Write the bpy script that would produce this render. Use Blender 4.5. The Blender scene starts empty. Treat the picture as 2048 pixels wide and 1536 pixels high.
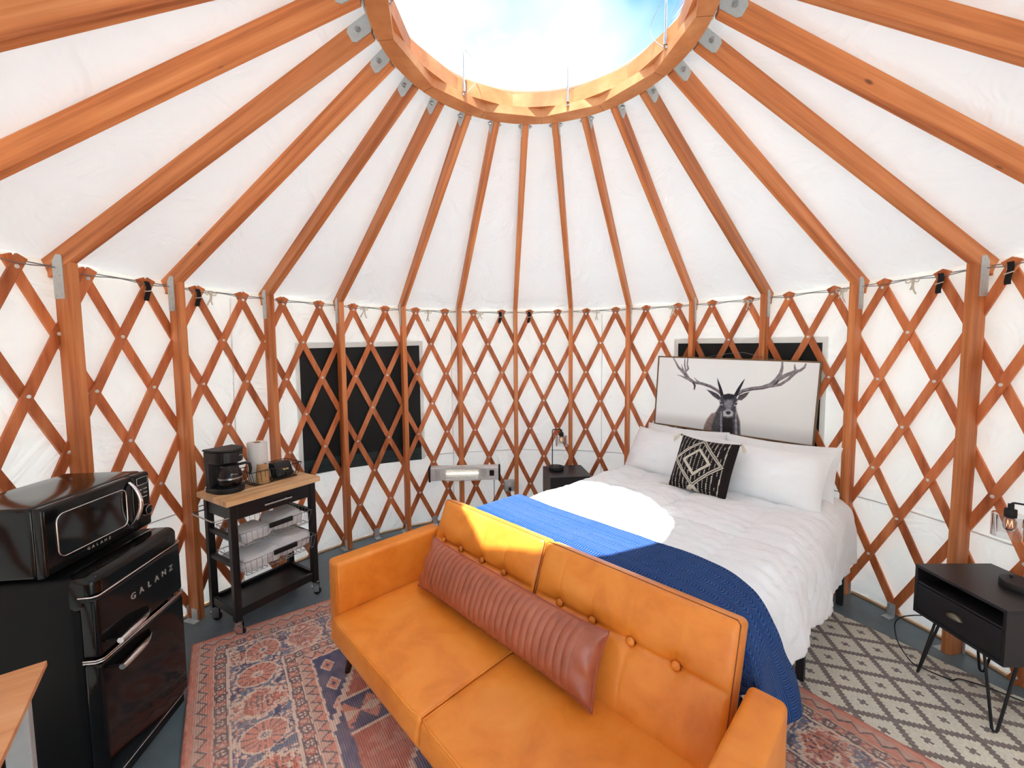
import bpy, math, random
import numpy as np
from mathutils import Vector, Matrix, noise

sc = bpy.context.scene
col = sc.collection
random.seed(7)
RNG = np.random.RandomState(11)
PI = math.pi

# ------------------------------------------------------------------ camera
def make_camera():
    f, pitch, roll, yaw = 809.06, 0.0681, 0.0081, -0.0484
    c, s = math.cos(yaw), math.sin(yaw)
    cp, sp = math.cos(pitch), math.sin(pitch)
    cr, sr = math.cos(roll), math.sin(roll)
    right = Vector((c, s, 0))
    fh = Vector((-s, c, 0))
    fwd = fh * cp + Vector((0, 0, -sp))
    up = fh * sp + Vector((0, 0, cp))
    r2 = right * cr - up * sr
    u2 = right * sr + up * cr
    cd = bpy.data.cameras.new('camera')
    cd.sensor_fit = 'HORIZONTAL'
    cd.sensor_width = 36.0
    cd.lens = 36.0 * f / 2048.0
    cd.clip_start = 0.02
    o = bpy.data.objects.new('camera', cd)
    m = Matrix((r2, u2, -fwd)).transposed().to_4x4()
    m.translation = Vector((-0.2411, -1.7827, 1.6627))
    o.matrix_world = m
    col.objects.link(o)
    sc.camera = o
make_camera()

# ------------------------------------------------------------------ sky, sun, exposure
SKY_STRENGTH = 1.8
SUN_STRENGTH = 3.9
EXPOSURE = 2.28
def make_world():
    w = bpy.data.worlds.new('sky')
    sc.world = w
    w.use_nodes = True
    nt = w.node_tree
    nt.nodes.clear()
    out = nt.nodes.new('ShaderNodeOutputWorld')
    bg = nt.nodes.new('ShaderNodeBackground')
    bg.inputs['Strength'].default_value = SKY_STRENGTH
    tc = nt.nodes.new('ShaderNodeTexCoord')
    mp = nt.nodes.new('ShaderNodeMapping')
    mp.inputs['Location'].default_value = (4.98, 2.2, 1.4)
    nz = nt.nodes.new('ShaderNodeTexNoise')
    nz.inputs['Scale'].default_value = 2.3
    nz.inputs['Detail'].default_value = 4
    nz.inputs['Roughness'].default_value = 0.52
    rp = nt.nodes.new('ShaderNodeValToRGB')
    rp.color_ramp.elements[0].position = 0.36
    rp.color_ramp.elements[0].color = (0.016, 0.068, 0.185, 1)
    rp.color_ramp.elements[1].position = 0.64
    rp.color_ramp.elements[1].color = (0.84, 0.98, 1.06, 1)
    e = rp.color_ramp.elements.new(0.45)
    e.color = (0.08, 0.122, 0.168, 1)
    e = rp.color_ramp.elements.new(0.53)
    e.color = (0.125, 0.148, 0.17, 1)
    nt.links.new(tc.outputs['Generated'], mp.inputs['Vector'])
    nt.links.new(mp.outputs[0], nz.inputs['Vector'])
    nt.links.new(nz.outputs['Fac'], rp.inputs['Fac'])
    nt.links.new(rp.outputs['Color'], bg.inputs['Color'])
    nt.links.new(bg.outputs[0], out.inputs['Surface'])
make_world()
def make_sun():
    sd = bpy.data.lights.new('sun', 'SUN')
    sd.energy = SUN_STRENGTH
    sd.angle = math.radians(0.6)
    sd.color = (0.9, 0.985, 1.0)
    o = bpy.data.objects.new('sun', sd)
    d = Vector((-0.21, -0.595, 2.3))
    o.rotation_euler = d.to_track_quat('Z', 'Y').to_euler()
    o.location = (-1, -3, 9)
    col.objects.link(o)
make_sun()
vs = sc.view_settings
vs.view_transform = 'Standard'
vs.look = 'None'
vs.exposure = EXPOSURE
vs.gamma = 1.0
vs.use_curve_mapping = False
sc.cycles.use_denoising = True
sc.cycles.use_adaptive_sampling = True
sc.cycles.adaptive_threshold = 0.12
sc.cycles.adaptive_min_samples = 10
sc.cycles.max_bounces = 6
sc.cycles.diffuse_bounces = 4
sc.cycles.glossy_bounces = 3
sc.cycles.transparent_max_bounces = 10
sc.cycles.transmission_bounces = 4
sc.cycles.sample_clamp_indirect = 6.0
sc.cycles.caustics_reflective = False
sc.cycles.caustics_refractive = False

# ------------------------------------------------------------------ helpers
class MB:
    """collects shapes, then links them as ONE mesh object"""
    def __init__(s):
        s.v = []; s.f = []
    def add(s, verts, faces, M=None):
        b = len(s.v)
        if M is not None:
            verts = [M @ Vector(p) for p in verts]
        s.v.extend([tuple(p) for p in verts])
        s.f.extend([tuple(i + b for i in f) for f in faces])
        return s
    def box(s, x0, x1, y0, y1, z0, z1, M=None):
        v = [(x, y, z) for x in (x0, x1) for y in (y0, y1) for z in (z0, z1)]
        f = [(0, 1, 3, 2), (4, 6, 7, 5), (0, 4, 5, 1), (2, 3, 7, 6), (0, 2, 6, 4), (1, 5, 7, 3)]
        return s.add(v, f, M)
    def bar(s, a, b, w, h, up=(0, 0, 1)):
        a = Vector(a); b = Vector(b); x = (b - a); L = x.length; x.normalize()
        u = Vector(up)
        if abs(x.dot(u)) > 0.98: u = Vector((1, 0, 0))
        y = u.cross(x).normalized(); z = x.cross(y)
        M = Matrix((x, y, z)).transposed().to_4x4(); M.translation = a
        return s.box(0, L, -w / 2, w / 2, -h / 2, h / 2, M)
    def tube(s, pts, r, n=8, closed=False, M=None):
        P = [Vector(p) for p in pts]; m = len(P)
        rr = r if hasattr(r, '__len__') else [r] * m
        v = []; f = []
        prev = None
        for i in range(m):
            if closed: t = P[(i + 1) % m] - P[i - 1]
            else: t = P[min(i + 1, m - 1)] - P[max(i - 1, 0)]
            t.normalize()
            if prev is None:
                u = Vector((0, 0, 1)) if abs(t.z) < 0.9 else Vector((1, 0, 0))
                u = (u - t * u.dot(t)).normalized()
            else:
                u = (prev - t * prev.dot(t)).normalized()
            prev = u
            w = t.cross(u)
            for k in range(n):
                a = 2 * PI * k / n
                v.append(P[i] + (u * math.cos(a) + w * math.sin(a)) * rr[i])
        seg = m if closed else m - 1
        for i in range(seg):
            j = (i + 1) % m
            for k in range(n):
                k2 = (k + 1) % n
                f.append((i * n + k, i * n + k2, j * n + k2, j * n + k))
        if not closed:
            f.append(tuple(range(n - 1, -1, -1)))
            f.append(tuple((m - 1) * n + k for k in range(n)))
        return s.add(v, f, M)
    def lathe(s, prof, n=24, M=None, cap=True):
        v = []; f = []; m = len(prof)
        for (r, z) in prof:
            for k in range(n):
                a = 2 * PI * k / n
                v.append((r * math.cos(a), r * math.sin(a), z))
        for i in range(m - 1):
            for k in range(n):
                k2 = (k + 1) % n
                f.append((i * n + k, i * n + k2, (i + 1) * n + k2, (i + 1) * n + k))
        if cap:
            if prof[0][0] > 1e-6: f.append(tuple(range(n - 1, -1, -1)))
            if prof[-1][0] > 1e-6: f.append(tuple((m - 1) * n + k for k in range(n)))
        return s.add(v, f, M)
    def prism(s, poly, z0, z1, M=None):
        n = len(poly)
        v = [(x, y, z0) for x, y in poly] + [(x, y, z1) for x, y in poly]
        f = [tuple(range(n - 1, -1, -1)), tuple(range(n, 2 * n))]
        for k in range(n):
            k2 = (k + 1) % n
            f.append((k, k2, n + k2, n + k))
        return s.add(v, f, M)
    def rbox(s, sx, sy, sz, r, n=(6, 6, 6), fn=None, M=None, rs=3):
        h = np.array([sx, sy, sz]) / 2.0
        r = min(r, h.min() * 0.999)
        ax = []
        for d in range(3):
            t = np.linspace(0, 1, rs + 1)
            c = r * (1 - np.cos(t * PI / 2)) if False else r * t
            a = list(-h[d] + c[:-1]) + list(np.linspace(-h[d] + r, h[d] - r, n[d] + 1)) + list((h[d] - c[:-1])[::-1])
            ax.append(a)
        idx = {}; P = []; F = []
        N = [len(a) for a in ax]
        def vid(i, j, k):
            key = (i, j, k)
            if key not in idx:
                idx[key] = len(P); P.append((ax[0][i], ax[1][j], ax[2][k]))
            return idx[key]
        for d in range(3):
            e, g = (d + 1) % 3, (d + 2) % 3
            for side in (0, N[d] - 1):
                for a in range(N[e] - 1):
                    for b in range(N[g] - 1):
                        q = []
                        for (da, db) in ((0, 0), (1, 0), (1, 1), (0, 1)):
                            t = [0, 0, 0]; t[d] = side; t[e] = a + da; t[g] = b + db
                            q.append(vid(*t))
                        F.append(tuple(q) if side else tuple(q[::-1]))
        P = np.array(P)
        Q = np.clip(P, -(h - r), h - r)
        D = P - Q
        L = np.linalg.norm(D, axis=1); L[L < 1e-9] = 1
        # only points on outer shell get moved to radius r
        P = Q + D / L[:, None] * r
        if fn is not None: P = fn(P)
        return s.add([tuple(p) for p in P], F, M)
    def grid(s, fn, na, nb, closed_a=False, M=None):
        v = []; f = []
        ca = na if closed_a else na + 1
        for i in range(ca):
            for j in range(nb + 1):
                v.append(fn(i / na, j / nb))
        w = nb + 1
        for i in range(na):
            i2 = (i + 1) % ca
            for j in range(nb):
                f.append((i * w + j, i2 * w + j, i2 * w + j + 1, i * w + j + 1))
        return s.add(v, f, M)
    def mesh(s, name, mat, smooth=None):
        me = bpy.data.meshes.new(name)
        me.from_pydata([tuple(map(float, p)) for p in s.v], [], s.f)
        me.update()
        if mat is not None: me.materials.append(mat)
        if smooth is not None:
            me.polygons.foreach_set('use_smooth', [True] * len(me.polygons))
            if smooth < 179: me.set_sharp_from_angle(angle=math.radians(smooth))
        return me
    def build(s, name, mat, parent=None, smooth=None, bevel=0, seg=2, loc=None, rot=None):
        me = s.mesh(name, mat, smooth)
        return link(name, me, parent, bevel, seg, loc, rot)

def link(name, me, parent=None, bevel=0, seg=2, loc=None, rot=None):
    o = bpy.data.objects.new(name, me)
    col.objects.link(o)
    if parent is not None: o.parent = parent
    if loc is not None: o.location = loc
    if rot is not None: o.rotation_euler = rot
    if bevel:
        m = o.modifiers.new('bevel', 'BEVEL')
        m.width = bevel; m.segments = seg; m.limit_method = 'ANGLE'; m.angle_limit = math.radians(35)
    return o
def tag(o, label=None, cat=None, group=None, kind=None):
    if label: o['label'] = label
    if cat: o['category'] = cat
    if group: o['group'] = group
    if kind: o['kind'] = kind
    return o
def empty(name, loc=(0, 0, 0), rz=0.0, label=None, cat=None, group=None, kind=None):
    o = bpy.data.objects.new(name, None)
    o.empty_display_size = 0.1
    o.location = loc
    o.rotation_euler = (0, 0, rz)
    col.objects.link(o)
    return tag(o, label, cat, group, kind)
def kids(o):
    return [c for c in bpy.data.objects if c.parent == o]
def copy_tree(o, parent=None):
    c = o.copy()
    col.objects.link(c)
    c.parent = parent
    for ch in kids(o): copy_tree(ch, c)
    return c
def solid(o, t, offset=-1):
    m = o.modifiers.new('solid', 'SOLIDIFY'); m.thickness = t; m.offset = offset
    return o
def text(s, size, depth, name, mat, parent, M, spacing=1.0):
    cu = bpy.data.curves.new(name, 'FONT')
    cu.body = s; cu.size = size; cu.extrude = depth; cu.space_character = spacing
    cu.align_x = 'CENTER'; cu.align_y = 'CENTER'; cu.resolution_u = 3
    t = bpy.data.objects.new(name, cu)
    col.objects.link(t)
    dg = bpy.context.evaluated_depsgraph_get()
    me = bpy.data.meshes.new_from_object(t.evaluated_get(dg))
    bpy.data.objects.remove(t); bpy.data.curves.remove(cu)
    me.name = name
    me.transform(M)
    me.materials.clear(); me.materials.append(mat)
    return link(name, me, parent)
def smooth_path(P, n=6):
    P = [Vector(p) for p in P]; out = []
    for i in range(len(P) - 1):
        p0, p1, p2, p3 = P[max(i - 1, 0)], P[i], P[i + 1], P[min(i + 2, len(P) - 1)]
        for k in range(n):
            t = k / n
            out.append(0.5 * ((2 * p1) + (p2 - p0) * t + (2 * p0 - 5 * p1 + 4 * p2 - p3) * t * t + (3 * p1 - p0 - 3 * p2 + p3) * t ** 3))
    out.append(P[-1])
    return out
ORD = ['first', 'second', 'third', 'fourth', 'fifth', 'sixth', 'seventh', 'eighth', 'ninth', 'tenth', 'eleventh', 'twelfth', 'thirteenth', 'fourteenth', 'fifteenth', 'sixteenth', 'seventeenth', 'eighteenth', 'nineteenth', 'twentieth']

# ------------------------------------------------------------------ materials
def lin(r, g, b):
    f = lambda c: (c / 255 / 12.92) if c / 255 <= 0.04045 else ((c / 255 + 0.055) / 1.055) ** 2.4
    return (f(r), f(g), f(b), 1)
class NT:
    def __init__(s, name):
        s.m = bpy.data.materials.new(name); s.m.use_nodes = True
        s.t = s.m.node_tree
        s.p = s.t.nodes['Principled BSDF']
        s.out = s.t.nodes['Material Output']
    def n(s, typ, **kw):
        x = s.t.nodes.new('ShaderNode' + typ)
        for k, v in kw.items():
            if k in x.inputs: x.inputs[k].default_value = v
            else: setattr(x, k, v)
        return x
    def l(s, a, b): s.t.links.new(a, b); return s
    def coord(s, kind='Object', scale=(1, 1, 1), rot=(0, 0, 0)):
        tc = s.n('TexCoord'); mp = s.n('Mapping')
        mp.inputs['Scale'].default_value = scale; mp.inputs['Rotation'].default_value = rot
        s.l(tc.outputs[kind], mp.inputs['Vector'])
        return mp.outputs[0]
    def noise(s, vec, scale, detail=4, rough=0.5, dist=0):
        x = s.n('TexNoise', Scale=scale, Detail=detail, Roughness=rough, Distortion=dist)
        if vec is not None: s.l(vec, x.inputs['Vector'])
        return x.outputs['Fac']
    def ramp(s, fac, stops):
        x = s.n('ValToRGB'); e = x.color_ramp.elements
        while len(e) < len(stops): e.new(0.5)
        for i, (p, c) in enumerate(stops):
            e[i].position = p; e[i].color = c if len(c) == 4 else (*c, 1)
        s.l(fac, x.inputs['Fac'])
        return x.outputs['Color']
    def math(s, op, a, b=None, c=None):
        x = s.n('Math', operation=op)
        for i, q in enumerate((a, b, c)):
            if q is None: continue
            if isinstance(q, (int, float)): x.inputs[i].default_value = q
            else: s.l(q, x.inputs[i])
        return x.outputs[0]
    def mix(s, fac, a, b, blend='MIX'):
        x = s.n('Mix', data_type='RGBA', blend_type=blend)
        for i, q in ((0, fac), (6, a), (7, b)):
            if isinstance(q, (int, float)): x.inputs[i].default_value = q
            elif isinstance(q, tuple): x.inputs[i].default_value = q
            else: s.l(q, x.inputs[i])
        return x.outputs[2]
    def bump(s, h, strength=0.3, dist=0.01, prev=None):
        x = s.n('Bump', Strength=strength, Distance=dist)
        s.l(h, x.inputs['Height'])
        if prev is not None: s.l(prev, x.inputs['Normal'])
        s.l(x.outputs[0], s.p.inputs['Normal'])
        return x.outputs[0]
    def col(s, c):
        if isinstance(c, tuple): s.p.inputs['Base Color'].default_value = c
        else: s.l(c, s.p.inputs['Base Color'])
        return s
    def set(s, rough=None, metal=None, spec=None, sheen=None, coat=None, trans=None, ior=None):
        I = s.p.inputs
        if rough is not None: I['Roughness'].default_value = rough
        if metal is not None: I['Metallic'].default_value = metal
        if spec is not None: I['Specular IOR Level'].default_value = spec
        if sheen is not None: I['Sheen Weight'].default_value = sheen
        if coat is not None: I['Coat Weight'].default_value = coat; I['Coat Roughness'].default_value = 0.05
        if trans is not None: I['Transmission Weight'].default_value = trans
        if ior is not None: I['IOR'].default_value = ior
        return s

def wood(name, dark, mid, light, stretch, scale=9, rough=0.5, knots=True, rnd=0.25, pitch=0.0):
    N = NT(name)
    oi = N.n('ObjectInfo')
    tc = N.n('TexCoord')
    off = N.n('VectorMath', operation='MULTIPLY_ADD')
    cmb = N.n('CombineXYZ')
    for k in range(3): N.l(oi.outputs['Random'], cmb.inputs[k])
    N.l(cmb.outputs[0], off.inputs[0]); off.inputs[1].default_value = (17, 23, 31); N.l(tc.outputs['Object'], off.inputs[2])
    rt = N.n('Mapping'); rt.inputs['Rotation'].default_value = (0, pitch, 0)
    N.l(off.outputs[0], rt.inputs['Vector'])
    mp = N.n('Mapping'); mp.inputs['Scale'].default_value = stretch
    N.l(rt.outputs[0], mp.inputs['Vector'])
    g = N.noise(mp.outputs[0], scale, 4, 0.6, 0.12)
    c = N.ramp(g, [(0.28, dark), (0.5, mid), (0.72, light)])
    big = N.noise(off.outputs[0], 3.0, 2)
    hs = N.n('HueSaturation')
    v = N.math('MULTIPLY_ADD', oi.outputs['Random'], rnd, 1 - rnd / 2)
    v2 = N.math('MULTIPLY_ADD', big, 0.3, 0.85)
    N.l(N.math('MULTIPLY', v, v2), hs.inputs['Value'])
    N.l(c, hs.inputs['Color'])
    cc = hs.outputs[0]
    if knots:
        st = tuple(0.45 if q < 0.5 else 1.0 for q in stretch)
        mp2 = N.n('Mapping'); mp2.inputs['Scale'].default_value = st
        N.l(rt.outputs[0], mp2.inputs['Vector'])
        vo = N.n('TexVoronoi', Scale=11.0)
        N.l(mp2.outputs[0], vo.inputs['Vector'])
        k = N.ramp(vo.outputs['Distance'], [(0.05, (1, 1, 1, 1)), (0.12, (0, 0, 0, 1))])
        sep = N.n('SeparateColor'); N.l(vo.outputs['Color'], sep.inputs[0])
        on = N.math('GREATER_THAN', sep.outputs[0], 0.86)
        kk = N.math('MULTIPLY', k, on)
        cc = N.mix(N.math('MULTIPLY', kk, 0.75), cc, tuple(q * 0.25 for q in dark[:3]) + (1,))
    N.col(cc).set(rough=rough, spec=0.35)
    return N.m
M_ = {}
WD, WM, WL = lin(164, 86, 44), lin(212, 128, 74), lin(230, 154, 100)
M_['wood_z'] = wood('stained_fir_upright', WD, WM, WL, (1, 1, 0.035), 26, 0.5)
M_['wood_x'] = wood('stained_fir_long', WD, WM, WL, (0.035, 1, 1), 26, 0.5, pitch=math.atan(0.5895))
M_['slat'] = wood('stained_slat_wood', lin(164, 84, 46), lin(206, 118, 70), lin(222, 142, 94), (1, 1, 0.15), 14, 0.5, False, 0.3)
M_['ring'] = wood('pale_ring_wood', lin(192, 114, 64), lin(212, 138, 84), lin(226, 160, 106), (1, 1, 1), 6, 0.5, False, 0.05)
M_['table'] = wood('table_wood', lin(200, 130, 84), lin(226, 160, 112), lin(238, 180, 134), (0.1, 1, 1), 16, 0.4, False, 0.05)
M_['plank'] = wood('butcher_block', lin(208, 150, 98), lin(232, 184, 132), lin(244, 206, 160), (0.1, 1, 1), 20, 0.4, False, 0.28)
M_['legwood'] = wood('dark_leg_wood', lin(50, 22, 14), lin(66, 30, 18), lin(84, 40, 24), (1, 1, 0.1), 20, 0.35, False, 0.05)

def plain(name, c, rough=0.5, metal=0, spec=0.5, bump=None, coat=None, sheen=None):
    N = NT(name)
    vec = N.coord('Object')
    nz = N.noise(vec, 40 if bump is None else bump[0], 2)
    d = tuple(x * 0.9 for x in c[:3]) + (1,)
    N.col(N.ramp(nz, [(0.3, d), (0.7, c)])).set(rough=rough, metal=metal, spec=spec, coat=coat, sheen=sheen)
    if bump: N.bump(nz, bump[1], bump[2])
    return N.m
M_['black'] = plain('black_paint', lin(16, 16, 17), 0.42)
M_['matt_black'] = plain('black_powder_coat', lin(22, 21, 22), 0.55)
M_['gloss_black'] = plain('black_enamel', lin(9, 9, 10), 0.12, spec=0.35)
M_['side_black'] = plain('black_side_paint', lin(9, 9, 10), 0.5, spec=0.2)
M_['nightstand'] = plain('black_laminate', lin(34, 31, 34), 0.42, bump=(300, 0.05, 0.001))
M_['chrome'] = plain('chrome', lin(225, 222, 220), 0.1, 1.0)
M_['steel'] = plain('brushed_steel', lin(190, 190, 190), 0.3, 1.0)
M_['galv'] = plain('galvanised_steel', lin(206, 210, 210), 0.42, 0.35, bump=(70, 0.05, 0.001))
M_['cable'] = plain('steel_cable', lin(150, 150, 150), 0.4, 0.8, bump=(600, 0.3, 0.001))
M_['bolt'] = plain('zinc_bolt', lin(240, 239, 236), 0.3, 0.2)
M_['white_plastic'] = plain('white_plastic', lin(225, 225, 222), 0.4)
M_['grey_plastic'] = plain('grey_plastic', lin(196, 199, 196), 0.45)
M_['silver'] = plain('silver_paint', lin(236, 236, 234), 0.35, 0.25)
M_['plywood'] = plain('plywood_edge', lin(150, 112, 76), 0.8)
M_['cord'] = plain('black_cord', lin(20, 20, 22), 0.5)
M_['white_metal'] = plain('white_metal', lin(188, 194, 196), 0.45)
M_['brass_cup'] = plain('antique_nickel', lin(120, 112, 98), 0.3, 1.0)
M_['paper'] = plain('paper_towel', lin(242, 238, 230), 0.9, bump=(160, 0.2, 0.002))
M_['cup'] = plain('kraft_cup', lin(196, 150, 98), 0.8, bump=(90, 0.1, 0.001))
M_['packet'] = plain('black_packets', lin(20, 20, 22), 0.2)
M_['tan_label'] = plain('tan_label', lin(205, 180, 115), 0.5)
M_['terry'] = plain('white_terry', lin(246, 244, 240), 0.95, bump=(220, 0.6, 0.004), sheen=0.3)
M_['tie'] = plain('cotton_tie', lin(218, 206, 188), 0.9, bump=(200, 0.3, 0.002))
M_['strap'] = plain('black_webbing', lin(18, 18, 19), 0.85, bump=(300, 0.3, 0.002))
M_['screen'] = plain('window_screen', lin(16, 19, 18), 0.75, bump=(500, 0.2, 0.001))
M_['screen_flap'] = plain('window_flap', lin(40, 56, 56), 0.7, bump=(300, 0.2, 0.001))
M_['frame_wood'] = plain('picture_frame', lin(120, 88, 58), 0.45, bump=(120, 0.1, 0.001))
M_['tassel'] = plain('cream_yarn', lin(226, 216, 198), 0.9, bump=(200, 0.5, 0.004))
M_['leaf'] = plain('leaf_green', lin(70, 92, 48), 0.6)
M_['dry_leaf'] = plain('dry_leaf', lin(92, 70, 54), 0.8)
M_['bark'] = plain('bark', lin(86, 72, 60), 0.9)
M_['ground'] = plain('gravel_ground', lin(186, 180, 166), 0.95, bump=(6, 0.4, 0.05))
M_['letter'] = plain('silver_letters', lin(228, 222, 212), 0.25, 0.6)
M_['switch'] = plain('rocker_switch', lin(12, 12, 12), 0.3)

def canvas(name, c, fac, wr=1.0):
    N = NT(name)
    n1 = N.noise(N.coord('Object'), 3.2, 3, 0.55, 1.2)
    b = N.bump(n1, 0.5 * wr, 0.07)
    N.t.nodes.remove(N.p)
    df = N.n('BsdfDiffuse'); df.inputs['Color'].default_value = c
    N.l(b, df.inputs['Normal'])
    tr = N.n('BsdfTranslucent'); tr.inputs['Color'].default_value = c
    N.l(b, tr.inputs['Normal'])
    mx = N.n('MixShader'); mx.inputs[0].default_value = fac
    N.l(df.outputs[0], mx.inputs[1]); N.l(tr.outputs[0], mx.inputs[2]); N.l(mx.outputs[0], N.out.inputs['Surface'])
    return N.m
M_['roof'] = canvas('roof_canvas', lin(246, 245, 244), 0.05)
M_['wall'] = canvas('wall_canvas', lin(248, 245, 241), 0.16)
M_['hem'] = canvas('window_surround_canvas', lin(240, 238, 234), 0.3, 0.4)

def clear(name, tint, refl):
    N = NT(name)
    tr = N.n('BsdfTransparent'); tr.inputs['Color'].default_value = tint
    gl = N.n('BsdfGlossy'); gl.inputs['Roughness'].default_value = 0.02
    fr = N.n('Fresnel'); fr.inputs['IOR'].default_value = 1.45
    mx = N.n('MixShader')
    N.l(N.math('MULTIPLY', fr.outputs[0], refl), mx.inputs[0])
    N.l(tr.outputs[0], mx.inputs[1]); N.l(gl.outputs[0], mx.inputs[2]); N.l(mx.outputs[0], N.out.inputs['Surface'])
    return N.m
M_['dome'] = clear('clear_acrylic', (0.97, 0.98, 0.99, 1), 0.35)
M_['glass'] = clear('clear_glass', (0.93, 0.93, 0.93, 1), 1.0)
M_['bulb'] = clear('bulb_glass', (0.95, 0.88, 0.78, 1), 1.0)
def emit(name, c, s):
    N = NT(name)
    N.col(c); N.p.inputs['Emission Color'].default_value = c; N.p.inputs['Emission Strength'].default_value = s
    return N.m
M_['filament'] = emit('warm_filament', (1.0, 0.66, 0.35, 1), 0.35)

def leather(name, a, b, c, rough, bs=120):
    N = NT(name)
    vec = N.coord('Object')
    n1 = N.noise(vec, 5, 5, 0.6, 0.4); n2 = N.noise(vec, bs, 3)
    N.col(N.ramp(n1, [(0.25, a), (0.5, b), (0.78, c)])).set(rough=rough, spec=0.5)
    N.l(N.ramp(N.noise(vec, 9, 4), [(0.3, (rough - 0.03,) * 3), (0.7, (rough + 0.05,) * 3)]), N.p.inputs['Roughness'])
    w = N.bump(n1, 0.12, 0.02)
    N.bump(n2, 0.08, 0.002, w)
    return N.m
M_['leather'] = leather('tan_leather', lin(212, 114, 30), lin(234, 138, 48), lin(242, 154, 66), 0.38)
M_['seam'] = plain('leather_seam', lin(120, 58, 22), 0.5)
M_['lumbar'] = leather('brown_leather', lin(140, 70, 46), lin(164, 88, 62), lin(182, 106, 80), 0.34)
M_['lumbar_back'] = plain('rust_backing', lin(168, 84, 62), 0.7)

def cloth(name, c, bumps):
    N = NT(name)
    vec = N.coord('Object')
    prev = None
    for (scale, st, di) in bumps:
        prev = N.bump(N.noise(vec, scale, 4, 0.5, 0.8), st, di, prev)
    N.col(c).set(rough=0.9, spec=0.2, sheen=0.2)
    return N.m
M_['duvet'] = cloth('white_duvet', lin(249, 249, 250), [(9, 0.35, 0.03), (30, 0.15, 0.01), (400, 0.05, 0.002)])
M_['pillow'] = cloth('white_pillowcase', lin(249, 249, 249), [(8, 0.3, 0.03), (26, 0.12, 0.01), (500, 0.05, 0.002)])

def knit():
    N = NT('blue_knit')
    tc = N.n('TexCoord'); sep = N.n('SeparateXYZ'); N.l(tc.outputs['UV'], sep.inputs[0])
    u, v = sep.outputs[0], sep.outputs[1]          # metres: u along the bed, v across it
    ph = N.math('FRACT', N.math('DIVIDE', u, 0.075))
    band = N.math('LESS_THAN', ph, 0.52)
    tri = N.math('ABSOLUTE', N.math('SUBTRACT', N.math('DIVIDE', ph, 0.52), 0.5))
    st = N.math('SINE', N.math('MULTIPLY', N.math('MULTIPLY_ADD', tri, 0.012, v), 2 * PI / 0.0135))
    ln = N.math('SINE', N.math('MULTIPLY', u, 2 * PI / 0.009))
    edge = N.math('SINE', N.math('MULTIPLY', ph, PI / 0.52))
    h1 = N.math('MULTIPLY', st, N.math('MAXIMUM', edge, 0.0))
    h = N.math('ADD', N.math('MULTIPLY', band, h1), N.math('MULTIPLY', N.math('SUBTRACT', 1.0, band), N.math('MULTIPLY', ln, 0.5)))
    N.bump(h, 0.9, 0.006)
    N.col(N.ramp(N.math('MULTIPLY_ADD', h, 0.35, 0.5), [(0.1, lin(16, 46, 106)), (0.9, lin(40, 90, 160))])).set(rough=0.95, spec=0.1, sheen=0.12)
    return N.m
M_['knit'] = knit()

def floor_mat():
    N = NT('grey_floor_paint')
    vec = N.coord('Object')
    n = N.noise(vec, 3, 6, 0.6); n2 = N.noise(vec, 60, 3)
    N.col(N.ramp(n, [(0.3, lin(92, 106, 114)), (0.55, lin(110, 124, 131)), (0.8, lin(124, 138, 144))])).set(rough=0.45, spec=0.4)
    N.bump(n2, 0.08, 0.003)
    return N.m
M_['floor'] = floor_mat()

def attr_mat(name, rough=0.9, weave=None, spec=0.2):
    N = NT(name)
    a = N.n('Attribute', attribute_name='print')
    N.col(a.outputs['Color']).set(rough=rough, spec=spec)
    if weave:
        tc = N.n('TexCoord'); sep = N.n('SeparateXYZ'); N.l(tc.outputs['Object'], sep.inputs[0])
        s1 = N.math('SINE', N.math('MULTIPLY', sep.outputs[0], 2 * PI / weave[0]))
        nz = N.noise(tc.outputs['Object'], 150, 3)
        N.bump(N.math('ADD', s1, nz), weave[1], 0.003)
    return N.m
M_['persian'] = attr_mat('persian_print', 0.95, (0.009, 0.35))
M_['deer'] = attr_mat('canvas_print', 0.7, (0.002, 0.03))
M_['cushion'] = attr_mat('woven_cushion', 0.95, (0.006, 0.3))

def diamond_mat():
    N = NT('diamond_rug')
    tc = N.n('TexCoord'); sep = N.n('SeparateXYZ'); N.l(tc.outputs['Object'], sep.inputs[0])
    W, H, DX, DY = 0.197, 0.222, 0.0635, 0.063
    X = N.math('SNAP', N.math('ADD', sep.outputs[0], 5 * W + DX), W / 16)
    Y = N.math('SNAP', N.math('ADD', sep.outputs[1], 5 * H + DY), H / 16)
    fx = N.math('ABSOLUTE', N.math('SUBTRACT', N.math('FRACT', N.math('DIVIDE', X, W)), 0.5))
    fy = N.math('ABSOLUTE', N.math('SUBTRACT', N.math('FRACT', N.math('DIVIDE', Y, H)), 0.5))
    s = N.math('ADD', fx, fy)                       # 0 at a centre, 0.5 on the lattice line, 1 at the next centre
    d = N.math('ABSOLUTE', N.math('SUBTRACT', s, 0.5))
    line = N.math('LESS_THAN', d, 0.066)
    dc = N.math('GREATER_THAN', d, 0.41)
    m = N.math('MAXIMUM', line, dc)
    n = N.noise(tc.outputs['Object'], 90, 4)
    cream = N.ramp(n, [(0.3, lin(232, 226, 210)), (0.7, lin(250, 245, 232))])
    brown = N.ramp(n, [(0.3, lin(138, 126, 122)), (0.7, lin(164, 152, 146))])
    N.col(N.mix(m, cream, brown)).set(rough=0.95, spec=0.1)
    w = N.math('SINE', N.math('MULTIPLY', sep.outputs[0], 2 * PI / 0.008))
    N.bump(N.math('ADD', w, n), 0.35, 0.003)
    return N.m
M_['diamond'] = diamond_mat()
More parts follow.
